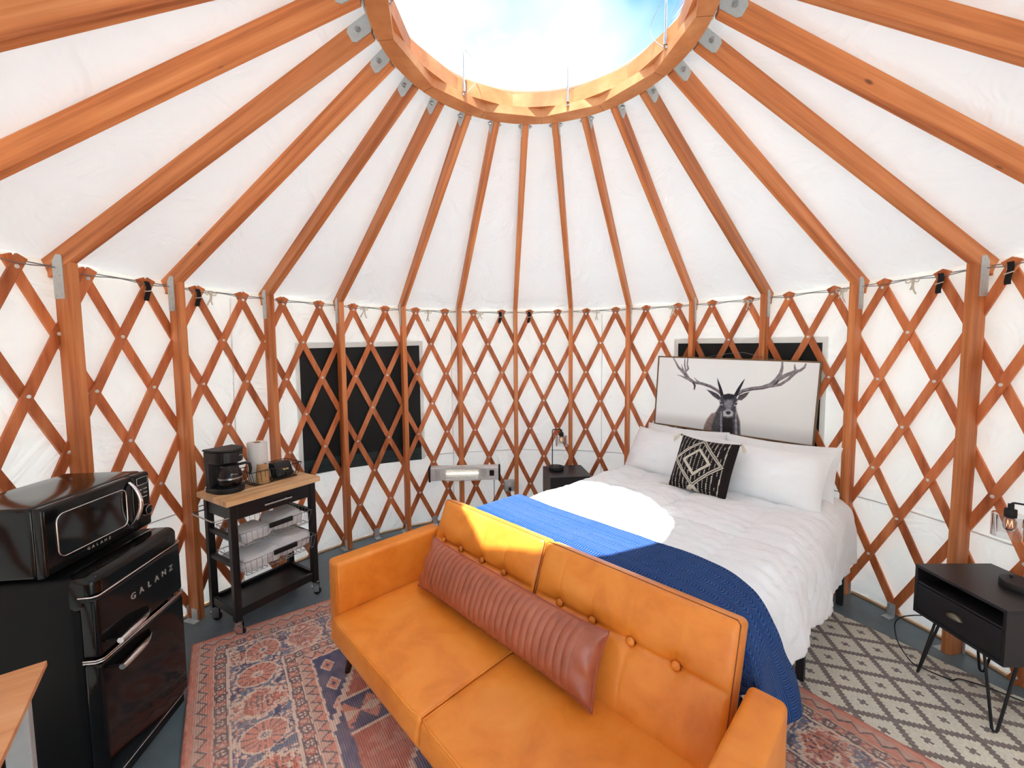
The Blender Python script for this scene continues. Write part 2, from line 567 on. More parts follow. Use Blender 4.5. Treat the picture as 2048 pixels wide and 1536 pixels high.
# ------------------------------------------------------------------ the yurt shell
STEP = 2 * PI / 26
R_POST = 2.2602; H_POST = 2.13; R_RING = 0.7175; Z_RING = 3.0393
RING_C = (-0.0244, 0.003)
SLOPE = (Z_RING - H_POST) / (R_POST - R_RING)
DA = [-0.0092, 0.0025, -0.0075, -0.0043, -0.0034, 0.0041, 0.0019, 0.0036, 0.005, 0.0026, 0.002, -0.0065, -0.016]
def ang(i): return PI / 2 - (i - 6) * STEP
def post_ang(i):
    return ang(i) + (DA[i] if 0 <= i < 13 else 0.0)
def cyl(i, R, z):
    a = ang(i); return (R * math.cos(a), R * math.sin(a), z)
def nz3(x, y, z): return noise.noise(Vector((x, y, z)))

# floor, ground outside
m = MB(); m.lathe([(0.0, -0.12), (2.42, -0.12), (2.42, 0.0), (0.0, 0.0)], 104)
fl = m.build('floor', M_['floor']); tag(fl, 'grey painted round wooden floor of the yurt', kind='structure')
for k, (a, b) in enumerate((((-2.3, 0.62), (2.3, 0.62)), ((-1.2, 0.62), (-1.2, 2.03)), ((-0.6, -2.2), (-0.6, 0.62)), ((0.62, 0.62), (0.62, 2.25)), ((1.2, -2.0), (1.2, 0.62)))):
    pass
m = MB(); m.lathe([(0.0, -0.125), (45.0, -0.125)], 64, cap=False)
tag(m.build('ground', M_['ground']), 'pale gravel ground outside the yurt', kind='structure')

# wall canvas (open behind the camera: unseen doorway, widened to let in fill light)
DOOR0, DOOR1 = 17.5, 20.5
def wall_fn(u, v):
    i = DOOR1 - 26 + u * (DOOR0 - DOOR1 + 26)
    z = 0.015 + v * 2.135
    a = i * 9.0
    w = 0.007 * nz3(i * 2.1, z * 0.5, 3.1) + 0.005 * nz3(i * 6.3, z * 0.9, 8.7)
    top = max(0.0, (z - 1.75) / 0.4)
    w += 0.009 * top * nz3(i * 9.0, z * 2.5, 1.0)
    low = max(0.0, (0.3 - z) / 0.3)
    w += 0.012 * low * nz3(i * 4.0, z * 3.0, 5.0) + 0.012 * low
    R = 2.378 + w + (0.006 if z < 0.69 else 0.0)
    if z > 2.09: R += (z - 2.09) * 0.6
    return cyl(i, R, z)
m = MB(); m.grid(wall_fn, 23 * 12, 62)
HOLES = ()
def in_hole(f):
    c = sum((Vector(m.v[k]) for k in f), Vector()) / 4
    i = 6 + (PI / 2 - math.atan2(c.y, c.x)) / STEP
    if i > 20: i -= 26
    return 0.66 < c.z < 1.86 and any(a < i < b for a, b in HOLES)
m.f = [f for f in m.f if not in_hole(f)]
wl = m.build('wall_round', M_['wall'], smooth=180); tag(wl, 'off-white canvas wall of the yurt behind the lattice', kind='structure')

q = MB(); q.tube([cyl(-5.4 + 22.8 * k / 200, 2.3765 + 0.003 * nz3(k * 0.4, 0, 0), 0.69 + 0.006 * nz3(k * 0.11, 3, 0)) for k in range(201)], 0.0045, 6)
q.build('canvas_seam', M_['wall'], wl, smooth=80)
for i in (1.62, 4.86, 7.52, 10.9, 12.62):
    q = MB(); q.tube([cyl(i + 0.01 * nz3(i, z * 2, 1), 2.3755, z) for z in np.linspace(0.03, 2.08, 24)], 0.004, 6); q.build('canvas_seam', M_['wall'], wl, smooth=80)

# roof canvas
def roof_z(R): return H_POST + SLOPE * (R_POST - R) + 0.108
def roof_fn(u, v):
    i = u * 26
    R = 0.70 + v * (2.44 - 0.70)
    fr = i - math.floor(i)
    ch = math.cos(STEP / 2) / math.cos((fr - 0.5) * STEP)
    a = ang(i)
    sag = math.sin(PI * fr) * math.sin(PI * min(1, max(0, v)))
    w = 0.016 * nz3(R * 2.2, i * 1.3, 2.0) + 0.008 * nz3(R * 5.5 + i * 1.7, i * 3.1, 4.4)
    w += 0.016 * abs(nz3(R * 3.1 + i * 0.9, i * 2.2 - R * 2.0, 9.1))
    w *= math.sin(PI * fr) ** 0.6
    z = roof_z(R) + 0.022 * sag * 0.5 + w
    Rr = R * (1 - (1 - ch) * 0.6)
    t = v
    cx = RING_C[0] * (1 - t); cy = RING_C[1] * (1 - t)
    return (cx + Rr * math.cos(a), cy + Rr * math.sin(a), z)
m = MB(); m.grid(roof_fn, 26 * 12, 60, closed_a=True)
rf = m.build('ceiling', M_['roof'], smooth=180); tag(rf, 'white canvas roof of the yurt stretched over wooden rafters', kind='structure')

# ---- wall posts
def post_mesh():
    m = MB(); h = 0.019
    x0, x1 = 0.0, 0.089     # local x points outward from the inner face
    z1 = H_POST - 0.001; z2 = H_POST - SLOPE * 0.089 - 0.001
    v = [(x0, -h, 0), (x0, h, 0), (x1, h, 0), (x1, -h, 0), (x0, -h, z1), (x0, h, z1), (x1, h, z2), (x1, -h, z2)]
    f = [(3, 2, 1, 0), (4, 5, 6, 7), (0, 1, 5, 4), (1, 2, 6, 5), (2, 3, 7, 6), (3, 0, 4, 7)]
    m.add(v, f)
    return m.mesh('upright_post', M_['wood_z'])
PM = post_mesh()
def plate_mesh():
    m = MB()
    x0, x1, z0, z1, r = 0.034, 0.086, 1.955, 2.165, 0.012
    pl = [(x0, z0), (x1, z0), (x1, z1 - 0.03), (x0 + 0.03, z1), (x0 + 0.006, z1 - 0.002), (x0, z1 - 0.012)]
    Mx = Matrix(((1, 0, 0, 0), (0, 0, 1, 0), (0, 1, 0, 0), (0, 0, 0, 1)))
    m.prism(pl, -0.0016, 0.0016, Mx)
    return m.mesh('bracket_plate', M_['galv'])
PL = plate_mesh()
def nails_mesh():
    m = MB()
    for (x, z) in ((0.045, 1.975), (0.075, 1.97), (0.047, 2.03), (0.05, 2.065), (0.074, 2.06), (0.072, 2.1), (0.055, 2.14)):
        for sy in (-1, 1):
            M = Matrix.Translation((x, sy * 0.0016, z)) @ Matrix.Rotation(-sy * PI / 2, 4, 'X')
            m.lathe([(0.0045, 0), (0.003, 0.0015), (0.0, 0.002)], 8, M)
    return m.mesh('nail_heads', M_['steel'])
NM = nails_mesh()
def foot_mesh():
    m = MB()
    m.box(0.089, 0.092, -0.03, 0.03, 0.0, 0.09)
    m.box(-0.005, 0.09, 0.0195, 0.055, 0.0, 0.003)
    m.box(0.01, 0.06, 0.0193, 0.0225, 0.0, 0.075)
    return m.mesh('foot_bracket', M_['galv'])
FM = foot_mesh()
POSTS = list(range(-1, 14))
for k, i in enumerate(POSTS):
    a = post_ang(i)
    o = link('upright_post', PM, None, 0.0025, 2, (R_POST * math.cos(a), R_POST * math.sin(a), 0), (0, 0, a))
    if i == 13: lab = 'orange-brown wooden wall post at the extreme right edge, beside the black nightstand'
    elif i == -1: lab = 'orange-brown wooden wall post at the extreme left edge, behind the microwave'
    else: lab = 'orange-brown wooden wall post, %s upright from the left' % ORD[i]
    tag(o, lab, 'post', 'upright wall posts')
    for sy in (-1, 1):
        if (sy > 0) == (i < 6.5):
            b = link('bracket_plate', PL, o, loc=(0, sy * 0.0209, 0)); b['label'] = 'grey galvanised steel plate'
            n = link('nail_heads', NM, b); n['kind'] = 'stuff'
    f = link('foot_bracket', FM, o)

# ---- rafters
RL = R_POST - R_RING
def rafter_mesh():
    m = MB(); h = 0.019; dv = 0.089 / math.cos(math.atan(SLOPE))
    th = math.atan(SLOPE); c, s = math.cos(th), math.sin(th)
    # outline in (x along plan towards the ring, z), local origin at the post's inner top
    t0 = -0.185
    pts = [(t0 + 0.012, (t0 + 0.012) * SLOPE), (RL, RL * SLOPE), (RL, RL * SLOPE + dv - 0.012), (RL - 0.008, RL * SLOPE + dv - 0.004)]
    top0 = (t0, t0 * SLOPE)
    e = (t0 - s * 0.089, t0 * SLOPE + c * 0.089)
    pts += [(e[0] + 0.016 * c, e[1] + 0.016 * s), (e[0] + 0.004, e[1] - 0.004), (e[0] + 0.012 * s, e[1] - 0.02), (t0 + -0.006, t0 * SLOPE + 0.018)]
    Mx = Matrix(((1, 0, 0, 0), (0, 0, 1, 0), (0, 1, 0, 0), (0, 0, 0, 1)))
    m.prism(pts, -h, h, Mx)
    return m.mesh('roof_rafter', M_['wood_x'])
RM = rafter_mesh()
def ringplate_mesh():
    m = MB(); th = math.atan(SLOPE)
    Mx = Matrix.Translation((RL, 0, RL * SLOPE)) @ Matrix.Rotation(-th, 4, 'Y') @ Matrix(((1, 0, 0, 0), (0, 0, 1, 0), (0, 1, 0, 0), (0, 0, 0, 1)))
    for sy in (-1, 1):
        y0, y1 = (0.0193, 0.0225) if sy > 0 else (-0.0225, -0.0193)
        pl = [(-0.088, 0.022), (-0.072, 0.009), (0.004, 0.009), (0.05, 0.085), (-0.072, 0.085), (-0.088, 0.07)]
        m.prism(pl, y0, y1, Mx)
    m.box(0.008, 0.012, -0.0225, 0.0225, 0.0, 0.095, Matrix.Translation((RL, 0, RL * SLOPE)))
    return m.mesh('ring_bracket', M_['galv'])
RPM = ringplate_mesh()
def ringbolt_mesh():
    m = MB(); th = math.atan(SLOPE)
    c = Matrix.Translation((RL, 0, RL * SLOPE)) @ Matrix.Rotation(-th, 4, 'Y') @ Matrix.Translation((-0.04, 0, 0.048))
    M = c @ Matrix.Rotation(-PI / 2, 4, 'X')
    m.lathe([(0.004, -0.042), (0.004, -0.036), (0.009, -0.0355), (0.011, -0.025), (0.012, -0.0225), (0.004, -0.022), (0.004, 0.022), (0.012, 0.0225), (0.011, 0.025), (0.009, 0.0355), (0.004, 0.036), (0.004, 0.042)], 8, M)
    return m.mesh('ring_bolt', M_['steel'])
RBM = ringbolt_mesh()
RAFT = list(range(-3, 16))
RLAB = {-3: 'wooden roof rafter at the top left corner, above the microwave side', -2: 'wooden roof rafter cropped by the top left corner',
        -1: 'wooden roof rafter running off the left edge, just below the cropped corner one',
        13: 'wooden roof rafter running off the right edge, above the black nightstand', 14: 'wooden roof rafter cropped by the top right corner',
        15: 'wooden roof rafter beyond the top right corner one'}
for i in RAFT:
    a = post_ang(i)
    T = Vector((R_POST * math.cos(a), R_POST * math.sin(a), H_POST))
    b = ang(i) + 0.0018
    E_ = Vector((RING_C[0] + R_RING * math.cos(b), RING_C[1] + R_RING * math.sin(b), Z_RING))
    d = E_ - T
    o = link('roof_rafter', RM, None, 0.003, 2, T, (0, 0, math.atan2(d.y, d.x)))
    o.scale = (math.hypot(d.x, d.y) / RL, 1, 1)
    lab = RLAB.get(i) or 'orange-brown wooden roof rafter resting on the %s wall post from the left' % ORD[i]
    tag(o, lab, 'rafter', 'roof rafters')
    p = link('ring_bracket', RPM, o); p['label'] = 'galvanised steel bracket at the ring end'
    link('ring_bolt', RBM, p)

# ---- compression ring of stacked twelve-sided layers
rg = empty('skylight_ring', (RING_C[0], RING_C[1], Z_RING), 0, 'round wooden compression ring framing the skylight, built of stacked faceted layers', 'ring')
def ring_layer(z0, z1, rin, rot, rout=0.702):
    m = MB(); n = 12; k = 8
    def polyr(a):
        x = ((a - rot) % (2 * PI / n)) - PI / n
        return rin * math.cos(PI / n) / math.cos(x)
    N = n * k; v = []; f = []
    for j in range(N):
        a = rot + 2 * PI * j / N
        ri = polyr(a); c, s = math.cos(a), math.sin(a)
        v += [(ri * c, ri * s, z0), (ri * c, ri * s, z1), (rout * c, rout * s, z1), (rout * c, rout * s, z0)]
    for j in range(N):
        b = 4 * j; d = 4 * ((j + 1) % N)
        f += [(b, d, d + 1, b + 1), (b + 1, d + 1, d + 2, b + 2), (b + 2, d + 2, d + 3, b + 3), (b + 3, d + 3, d, b)]
    m.add(v, f)
    return m
rot0 = math.radians(82.5)
for j, (z0, z1, ro) in enumerate(((-0.006, 0.04, 0), (0.0402, 0.118, 0.5))):
    ring_layer(z0, z1, 0.632, rot0 + ro * 2 * PI / 12).build('ring_layer', M_['ring'], rg, smooth=20)
m = MB(); m.box(0.633, 0.7, -0.0008, 0.0008, -0.0066, -0.0055)   # joints between the segments of the lowest layer
JM = m.mesh('segment_joint', M_['seam'])
for j in range(12): link('segment_joint', JM, rg, rot=(0, 0, rot0 + j * 2 * PI / 12))
# curb of canvas around the ring top and the dome
cb = MB(); cb.lathe([(0.70, 0.02), (0.72, 0.03), (0.722, 0.125), (0.695, 0.155), (0.655, 0.16), (0.652, 0.152), (0.69, 0.145), (0.70, 0.12), (0.70, 0.02)], 96, cap=False)
cb.build('canvas_collar', M_['hem'], rg, smooth=60)
dm = empty('skylight_dome', (RING_C[0], RING_C[1], Z_RING + 0.155), 0, 'clear domed acrylic skylight over the wooden ring', 'skylight')
m = MB(); prof = []
for j in range(19):
    t = j / 18 * PI / 2
    prof.append((0.70 * math.cos(t) ** 0.8 if t < PI / 2 - 1e-6 else 0.0, 0.012 + 0.24 * math.sin(t)))
m.lathe(prof, 72, cap=False); m.build('dome_shell', M_['dome'], dm, smooth=180)
m = MB(); m.lathe([(0.665, 0.006), (0.735, 0.006), (0.735, 0.014), (0.70, 0.016), (0.665, 0.012), (0.665, 0.006)], 96, cap=False)
m.build('dome_flange', M_['white_plastic'], dm, smooth=40)
# chrome rods that hold the dome, with hooks and loops of cord
rods = [(-0.372, 0.524, 'leftmost slim chrome rod holding the skylight dome, with a cord loop'), (0.242, 0.612, 'middle slim chrome rod holding the skylight dome, without any cord'),
        (0.629, 0.139, 'rightmost slim chrome rod holding the skylight dome, beside the blue sky patch'), (-0.615, -0.06, 'slim chrome rod at the top left rim of the skylight')]
for j, (x, y, lab) in enumerate(rods):
    x += 0.0; a = math.atan2(y, x); r = 0.606
    g = empty('dome_rod', (RING_C[0] + r * math.cos(a), RING_C[1] + r * math.sin(a), Z_RING + 0.02), a, lab, 'rod', 'skylight dome rods')
    m = MB(); m.tube([(0, 0, 0.03), (0.0, 0, 0.235)], 0.0055, 10); m.build('rod', M_['chrome'], g, smooth=50)
    m = MB(); m.tube([(0, 0, 0.02), (0, 0, 0.062)], 0.009, 10); m.build('sleeve', M_['chrome'], g, smooth=50)
    m = MB(); m.tube([(0, 0, 0.02), (0.012, 0, 0.006), (0.024, 0, 0.0), (0.03, 0, 0.0)], 0.005, 8); m.lathe([(0.012, 0), (0.012, 0.006)], 8, Matrix.Translation((0.012, 0, 0.004))); m.build('anchor', M_['chrome'], g, smooth=50)
    m = MB(); m.tube([(0, 0, 0.232), (0.004, 0.006, 0.246), (0.0, 0.014, 0.255), (-0.004, 0.008, 0.264), (0.0, -0.004, 0.262)], 0.005, 8); m.build('hook', M_['chrome'], g, smooth=50)
    if j != 1:
        m = MB(); q = []
        for t in np.linspace(0, 1, 14):
            q.append((-0.03 * math.sin(PI * t), (-0.085 if j == 0 else 0.075) * math.sin(PI * t ** 0.8), 0.24 - 0.235 * t))
        m.tube(q, 0.0013, 6); m.build('cord_loop', M_['cable'], g, smooth=80)
# dry leaf specks lying on the dome
for j in range(11):
    a = RNG.uniform(0, 2 * PI); r = 0.1 + 0.45 * RNG.rand()
    t = math.acos(min(1, (r / 0.70) ** 1.25))
    z = Z_RING + 0.155 + 0.012 + 0.24 * math.sin(t) + 0.003
    m = MB(); s = 0.006 + 0.005 * RNG.rand()
    m.prism([(-s, 0), (0, -s * 0.55), (s, 0), (0, s * 0.6)], 0, 0.0015)
    o = m.build('fallen_leaf', M_['dry_leaf'], None, loc=(RING_C[0] + r * math.cos(a), RING_C[1] + r * math.sin(a), z), rot=(RNG.uniform(-.3, .3), RNG.uniform(-.3, .3), RNG.uniform(0, 6)))
    tag(o, 'tiny dry leaf speck lying on the clear skylight dome', 'leaf', 'leaf specks on the skylight')

# ---- lattice of crossing slats, bolted at every crossing
lat = empty('wall_lattice', (0, 0, 0), 0, 'orange-brown wooden lattice of crossing diagonal slats lining the canvas wall', kind='structure')
ZR0, DZ = 2.078, 0.2895
SW, ST = 0.043, 0.0125
def slat_mesh(direction, Rm):
    # centre line: row r -> bay index shift direction*0.25*r ; width along the surface
    m = MB(); n = 26; r0, r1 = -0.17, 7.12
    dx = 0.25 * STEP * Rm; L = math.hypot(dx, DZ)
    tx, tz = direction * dx / L, -DZ / L       # tangent (along the wall to the right, up)
    nx, nz_ = -tz, tx                           # in-surface normal
    v = []; f = []
    for k in range(n + 1):
        r = r0 + (r1 - r0) * k / n
        s = direction * dx * r; z = ZR0 - DZ * r
        for (w, t) in ((-SW / 2, -ST / 2), (SW / 2, -ST / 2), (SW / 2, ST / 2), (-SW / 2, ST / 2)):
            a = -(s + nx * w) / Rm
            R = Rm + t
            v.append((R * math.sin(-a), R * math.cos(a), z + nz_ * w))
    for k in range(n):
        for q in range(4):
            q2 = (q + 1) % 4
            f.append((4 * k + q, 4 * k + q2, 4 * k + 4 + q2, 4 * k + 4 + q))
    f.append((3, 2, 1, 0)); f.append((4 * n, 4 * n + 1, 4 * n + 2, 4 * n + 3))
    m.add(v, f)
    return m.mesh('slat', M_['slat'])
SF = slat_mesh(-1, 2.3585 - 0.0135)      # front layer, leaning to the right as it rises
SB = slat_mesh(+1, 2.3585)
def bolt_mesh():
    m = MB()
    m.lathe([(0.0095, 0), (0.0095, 0.002), (0.007, 0.0045), (0.0, 0.0055)], 12)
    return m.mesh('bolt', M_['bolt'])
BM = bolt_mesh()
RB = 2.3585 - 0.0135 - ST / 2
for j in range(-5, 31):
    base = j * 0.5 + 0.25
    o = link('slat', SB, lat, rot=(0, 0, -(base - 6) * STEP))
    if -1.7 < base < 15.6:
        o = link('slat', SF, lat, rot=(0, 0, -(base - 6) * STEP))
        for r in range(8):
            i = base - 0.25 * r
            if not (-1.1 < i < 13.2): continue
            al = 0.25 * STEP * r * 1.0
            b = link('bolt', BM, o)
            M = Matrix.Rotation(al, 4, 'Z') @ Matrix.Translation((0, RB, ZR0 - DZ * r)) @ Matrix.Rotation(PI / 2, 4, 'X')
            b.matrix_local = M
# steel cable around the lattice top
def cable(name, R, z, lab, w=0.0):
    m = MB(); q = []
    for k in range(0, 181):
        i = -2.2 + 17.4 * k / 180
        q.append(cyl(i, R, z + w * math.sin(i * PI * 2) ** 2))
    m.tube(q, 0.0028, 6)
    tag(m.build(name, M_['cable'], smooth=60), lab, 'cable')
cable('tension_cable', 2.3645, 2.112, 'thin steel tension cable running along the top of the lattice')
cable('tie_cord', 2.332, 2.104, 'pale cord strung loosely in front of the lattice tops', -0.012)
# galvanised angle brackets at the lattice foot
def anglebr_mesh():
    m = MB()
    m.box(-0.022, 0.022, -0.0035, 0.0, 0.0, 0.085)
    m.box(-0.022, 0.022, -0.055, 0.0, 0.0, 0.0035)
    m.lathe([(0.008, 0), (0.008, 0.003), (0.0, 0.005)], 10, Matrix.Translation((0, -0.0035, 0.06)) @ Matrix.Rotation(PI / 2, 4, 'X'))
    return m.mesh('angle_bracket', M_['galv'])
AM = anglebr_mesh()
for i, where in ((1.5, 'behind the rolling cart'), (3.5, 'between the fourth and fifth wall posts'), (4.5, 'just behind the left end of the sofa back'), (11.5, 'on the bare floor left of the black nightstand')):
    o = link('angle_bracket', AM, None, 0.001, 1, cyl(i, 2.335, 0), (0, 0, -(i - 6) * STEP))
    tag(o, 'grey steel bracket at the lattice foot ' + where, 'bracket', 'lattice foot brackets')
# timber curb along the wall foot
m = MB()
for k in range(24 * 4):
    i0 = -6 + k * 0.25; i1 = i0 + 0.25
    p0, p1 = cyl(i0, 2.368, 0), cyl(i1, 2.368, 0); q0, q1 = cyl(i0, 2.415, 0), cyl(i1, 2.415, 0)
    m.add([p0, p1, q1, q0, (p0[0], p0[1], 0.007), (p1[0], p1[1], 0.007), (q1[0], q1[1], 0.007), (q0[0], q0[1], 0.007)], [(3, 2, 1, 0), (4, 5, 6, 7), (0, 1, 5, 4), (2, 3, 7, 6), (1, 2, 6, 5), (3, 0, 4, 7)])
tag(m.build('baseboard_round', M_['plywood']), 'thin wooden curb at the foot of the canvas wall', kind='structure')
# frame of the added doorway behind the camera, an opening for fill light
for k, i in enumerate((DOOR0, DOOR1)):
    m = MB(); m.box(-0.06, 0.06, -0.045, 0.045, 0, 2.12)
    tag(m.build('trim_%d' % (k + 1), M_['wood_z'], None, bevel=0.003, loc=cyl(i, 2.36, 0), rot=(0, 0, ang(i))), 'wooden door jamb of the unseen doorway added for fill light', kind='structure')
m = MB(); m.bar(cyl(DOOR0, 2.36, 2.15), cyl(DOOR1, 2.36, 2.15), 0.1, 0.08)
tag(m.build('trim_3', M_['wood_x']), 'wooden lintel of the unseen doorway added for fill light', kind='structure')

# ---- windows: black roll-up screens sewn into the canvas
def curved_panel(i0, i1, z0a, z0b, z1a, z1b, R, n=20, wob=0.0, seed=0.0):
    m = MB()
    def fn(u, v):
        i = i0 + (i1 - i0) * u
        za = z0a + (z0b - z0a) * u; zb = z1a + (z1b - z1a) * u
        z = za + (zb - za) * v
        return cyl(i, R + wob * nz3(i * 3 + seed, z * 2, 3.3) * 0.01, z)
    m.grid(fn, n, 14)
    return m
def window(num, i0, i1, zb0, zb1, zt0, zt1, strip, lab):
    g = empty('window_%d' % num, cyl((i0 + i1) / 2, 2.366, min(zb0, zb1)), 0, lab, kind='structure')
    def ad(o): o.location = -Vector(g.location); return o
    o = ad(curved_panel(i0, i1, zb0, zb1, zt0, zt1, 2.3672, wob=0.35).build('window_screen', M_['screen'], g, smooth=180))
    if strip:
        ad(curved_panel(i0, i1, zb0 - 0.004, zb1 - 0.004, zb0 + strip, zb1 + strip, 2.3655, wob=0.3, seed=4).build('bottom_flap', M_['screen_flap'], g, smooth=180))
        q = MB(); q.tube([cyl(i0 + (i1 - i0) * t, 2.3648, zb0 + (zb1 - zb0) * t + strip * 0.45) for t in np.linspace(0, 1, 20)], 0.002, 6); ad(q.build('flap_seam', M_['screen'], g, smooth=80))
    # sewn white border
    w = 0.035 / 0.573
    for nm, args in (('border_top', (i0 - w, i1 + w, zt0, zt1, zt0 + 0.045, zt1 + 0.045)), ('border_side', (i0 - w, i0, zb0, zb0, zt0, zt0)), ('border_side', (i1, i1 + w, zb1, zb1, zt1, zt1))):
        ad(curved_panel(*args, 2.3675).build(nm, M_['hem'], g, smooth=180))
    return g
window(1, 2.459, 4.304, 0.705, 0.664, 1.74, 1.775, 0.115, 'black roll-up window screen behind the lattice above the rolling cart')
window(2, 8.758, 10.645, 0.70, 0.70, 1.768, 1.744, 0.0, 'black window screen behind the elk picture over the bed')

for num, (a, b) in ():
    o = curved_panel(a, b, 0.65, 0.65, 1.87, 1.87, 2.372).build('window_%d' % num, M_['dome'], smooth=180)
    tag(o, 'clear vinyl window beside the doorway', kind='structure')

# ---- straps and cotton ties at the lattice top
def strap(i, lab):
    g = empty('velcro_strap', cyl(i, 2.332, 2.04), -(i - 6) * STEP, lab, 'strap', 'black straps on the lattice top')
    m = MB(); m.grid(lambda u, v: ((u - 0.5) * 0.026 + 0.006 * math.sin(v * 5), -0.004 - 0.006 * math.sin(PI * v), 0.07 - 0.11 * v), 3, 10)
    solid(m.build('band', M_['strap'], g, smooth=180), 0.003)
    m = MB(); m.tube([(-0.018, -0.012, 0.012), (0.0, -0.016, 0.014), (0.02, -0.012, 0.02)], 0.003, 6); m.build('cord_turn', M_['tie'], g, smooth=60)
for i, lab in ((0.73, 'black webbing strap on the lattice top between the first two wall posts'), (1.23, 'black webbing strap on the lattice top right beside the second wall post'),
               (5.72, 'black webbing strap on the lattice top left of the centre wall post'), (6.24, 'black webbing strap on the lattice top right of the centre wall post'),
               (11.76, 'black webbing strap on the lattice top left of the thirteenth wall post'), (12.27, 'black webbing strap on the lattice top at the right edge')):
    strap(i, lab)
def tie(i, lab, seed):
    rr = np.random.RandomState(seed)
    g = empty('canvas_tie', cyl(i, 2.336, 2.05), -(i - 6) * STEP, lab, 'tie', 'cotton ties on the lattice cable')
    m = MB()
    for sx in (-1, 1):
        q = [(0, -0.004, 0.048)]
        for t in np.linspace(0.1, 1, 9):
            q.append((sx * (0.028 * math.sin(PI * t) + 0.004), -0.006 - 0.008 * math.sin(PI * t), 0.048 + 0.012 * math.sin(2 * PI * t) - 0.004))
        m.tube(q, 0.0035, 6)
    m.build('bow', M_['tie'], g, smooth=70)
    for sx in (-1, 1):
        m = MB(); x1 = sx * rr.uniform(0.004, 0.024); L = rr.uniform(0.055, 0.095)
        m.grid(lambda u, v: (x1 * v + (u - 0.5) * 0.009 + 0.004 * math.sin(v * 6 + sx), -0.007 - 0.004 * math.sin(v * 5), 0.046 - L * v), 2, 8)
        solid(m.build('tail', M_['tie'], g, smooth=180), 0.0015)
for k, (i, w) in enumerate(((1.37, 'right of the second wall post'), (3.40, 'right of the fourth wall post'), (4.45, 'right of the fifth wall post'), (5.36, 'right of the sixth wall post'), (7.43, 'right of the eighth wall post'),
               (8.68, 'left of the tenth wall post'), (9.75, 'left of the eleventh wall post'), (10.86, 'left of the twelfth wall post'), (11.53, 'between the last two wall posts'))):
    tie(i, 'cream cotton bow tied on the cable ' + w, k + 3)

# ---- a thin tree crown glimpsed beyond the skylight, top right
tr = empty('tree', (5.6, 4.6, -0.12), 0, 'small leafy tree seen through the right rim of the skylight', 'tree')
m = MB(); m.tube([(0, 0, 0), (0.1, 0.05, 3), (0.0, 0.1, 6.2), (-0.1, 0.0, 8.4)], [0.2, 0.15, 0.08, 0.02], 10); m.build('trunk', M_['bark'], tr, smooth=80)
m = MB(); rr = np.random.RandomState(5)
for k in range(9):
    a = rr.uniform(0, 2 * PI); z = rr.uniform(4.2, 7.4); L = rr.uniform(0.6, 1.3)
    m.tube([(0, 0.05, z), (0.5 * L * math.cos(a), 0.5 * L * math.sin(a), z + 0.35 * L), (L * math.cos(a), L * math.sin(a), z + 0.9 * L)], [0.04, 0.025, 0.008], 6)
m.build('branches', M_['bark'], tr, smooth=80)
m = MB()
for k in range(1500):
    a = rr.uniform(0, 2 * PI); z = rr.uniform(4.4, 8.9); r = 1.35 * math.sqrt(rr.rand()) * math.sin(PI * min(1, (z - 4.0) / 5.2)) ** 0.7
    s = rr.uniform(0.03, 0.07)
    M = Matrix.Translation((r * math.cos(a), r * math.sin(a), z)) @ Matrix.Rotation(rr.uniform(0, 6), 4, 'Z') @ Matrix.Rotation(rr.uniform(-1.2, 1.2), 4, 'X')
    m.add([(-s * 1.6, 0, 0), (0, -s * 0.5, 0.1 * s), (s * 1.6, 0, 0), (0, s * 0.5, 0.1 * s)], [(0, 1, 2, 3)], M)
lf = m.build('foliage', M_['leaf'], tr); lf['kind'] = 'stuff'
# ------------------------------------------------------------------ leather futon sofa
SA = math.radians(41.9)
def uvp(U, V, z, A):  # bed / sofa axes -> world
    return (U * math.cos(A) + V * math.sin(A), U * math.sin(A) - V * math.cos(A), z)
sofa = empty('sofa', uvp(-0.3, 0, 0, SA), SA, 'tan leather futon sofa with button-tufted split back, at the foot of the bed', 'sofa')
# local frame: x = U + 0.3 (towards the bed), y = -V
LE = M_['leather']
def sx(U): return U + 0.3
SPLIT = -0.03
# seat cushions
for (v0, v1, nm) in ((-0.832, SPLIT, 0), (SPLIT, 0.832, 1)):
    w = v1 - v0 - 0.004; dpt = 0.56; hgt = 0.195
    def seatfn(P, w=w):
        x, y, z = P[:, 0], P[:, 1], P[:, 2]
        a = np.clip(1 - (2 * x / dpt) ** 2, 0, 1); b = np.clip(1 - (2 * y / w) ** 4, 0, 1)
        up = np.clip(z / (hgt / 2), 0, 1)
        P[:, 2] += up * (0.024 * a ** 0.6 * b ** 0.5)
        lo = np.clip((-z + 0.02) / (hgt / 2), 0, 1)
        P[:, 0] += np.where(x < 0, 0.055 * lo ** 1.6, 0)      # front tucks under
        mid = np.clip(1 - np.abs(z) / (hgt / 2), 0, 1)
        P[:, 0] -= np.where(x < -0.2, 0.012 * mid, 0)
        return P
    m = MB(); m.rbox(dpt, w, hgt, 0.018, (26, 30, 8), seatfn)
    yc = -(v0 + v1) / 2
    s = m.build('seat_cushion', LE, sofa, smooth=180, loc=(sx(-0.665 + dpt / 2), yc, 0.185 + hgt / 2))
    q = []
    e = 0.006
    for t in np.linspace(0, 1, 12): q.append((dpt / 2 - e - 0.01 - (dpt - 0.03) * t, w / 2 - e, hgt / 2 - 0.003 + 0.0))
    for t in np.linspace(0, 1, 16)[1:-1]: q.append((-dpt / 2 + e - 0.001, (w / 2 - e) * (1 - 2 * t), hgt / 2 - 0.003))
    for t in np.linspace(0, 1, 12): q.append((-dpt / 2 + e + 0.01 + (dpt - 0.03) * t, -w / 2 + e, hgt / 2 - 0.003))
    m = MB(); m.tube(q, 0.005, 8); m.build('piping', LE, s, smooth=80)
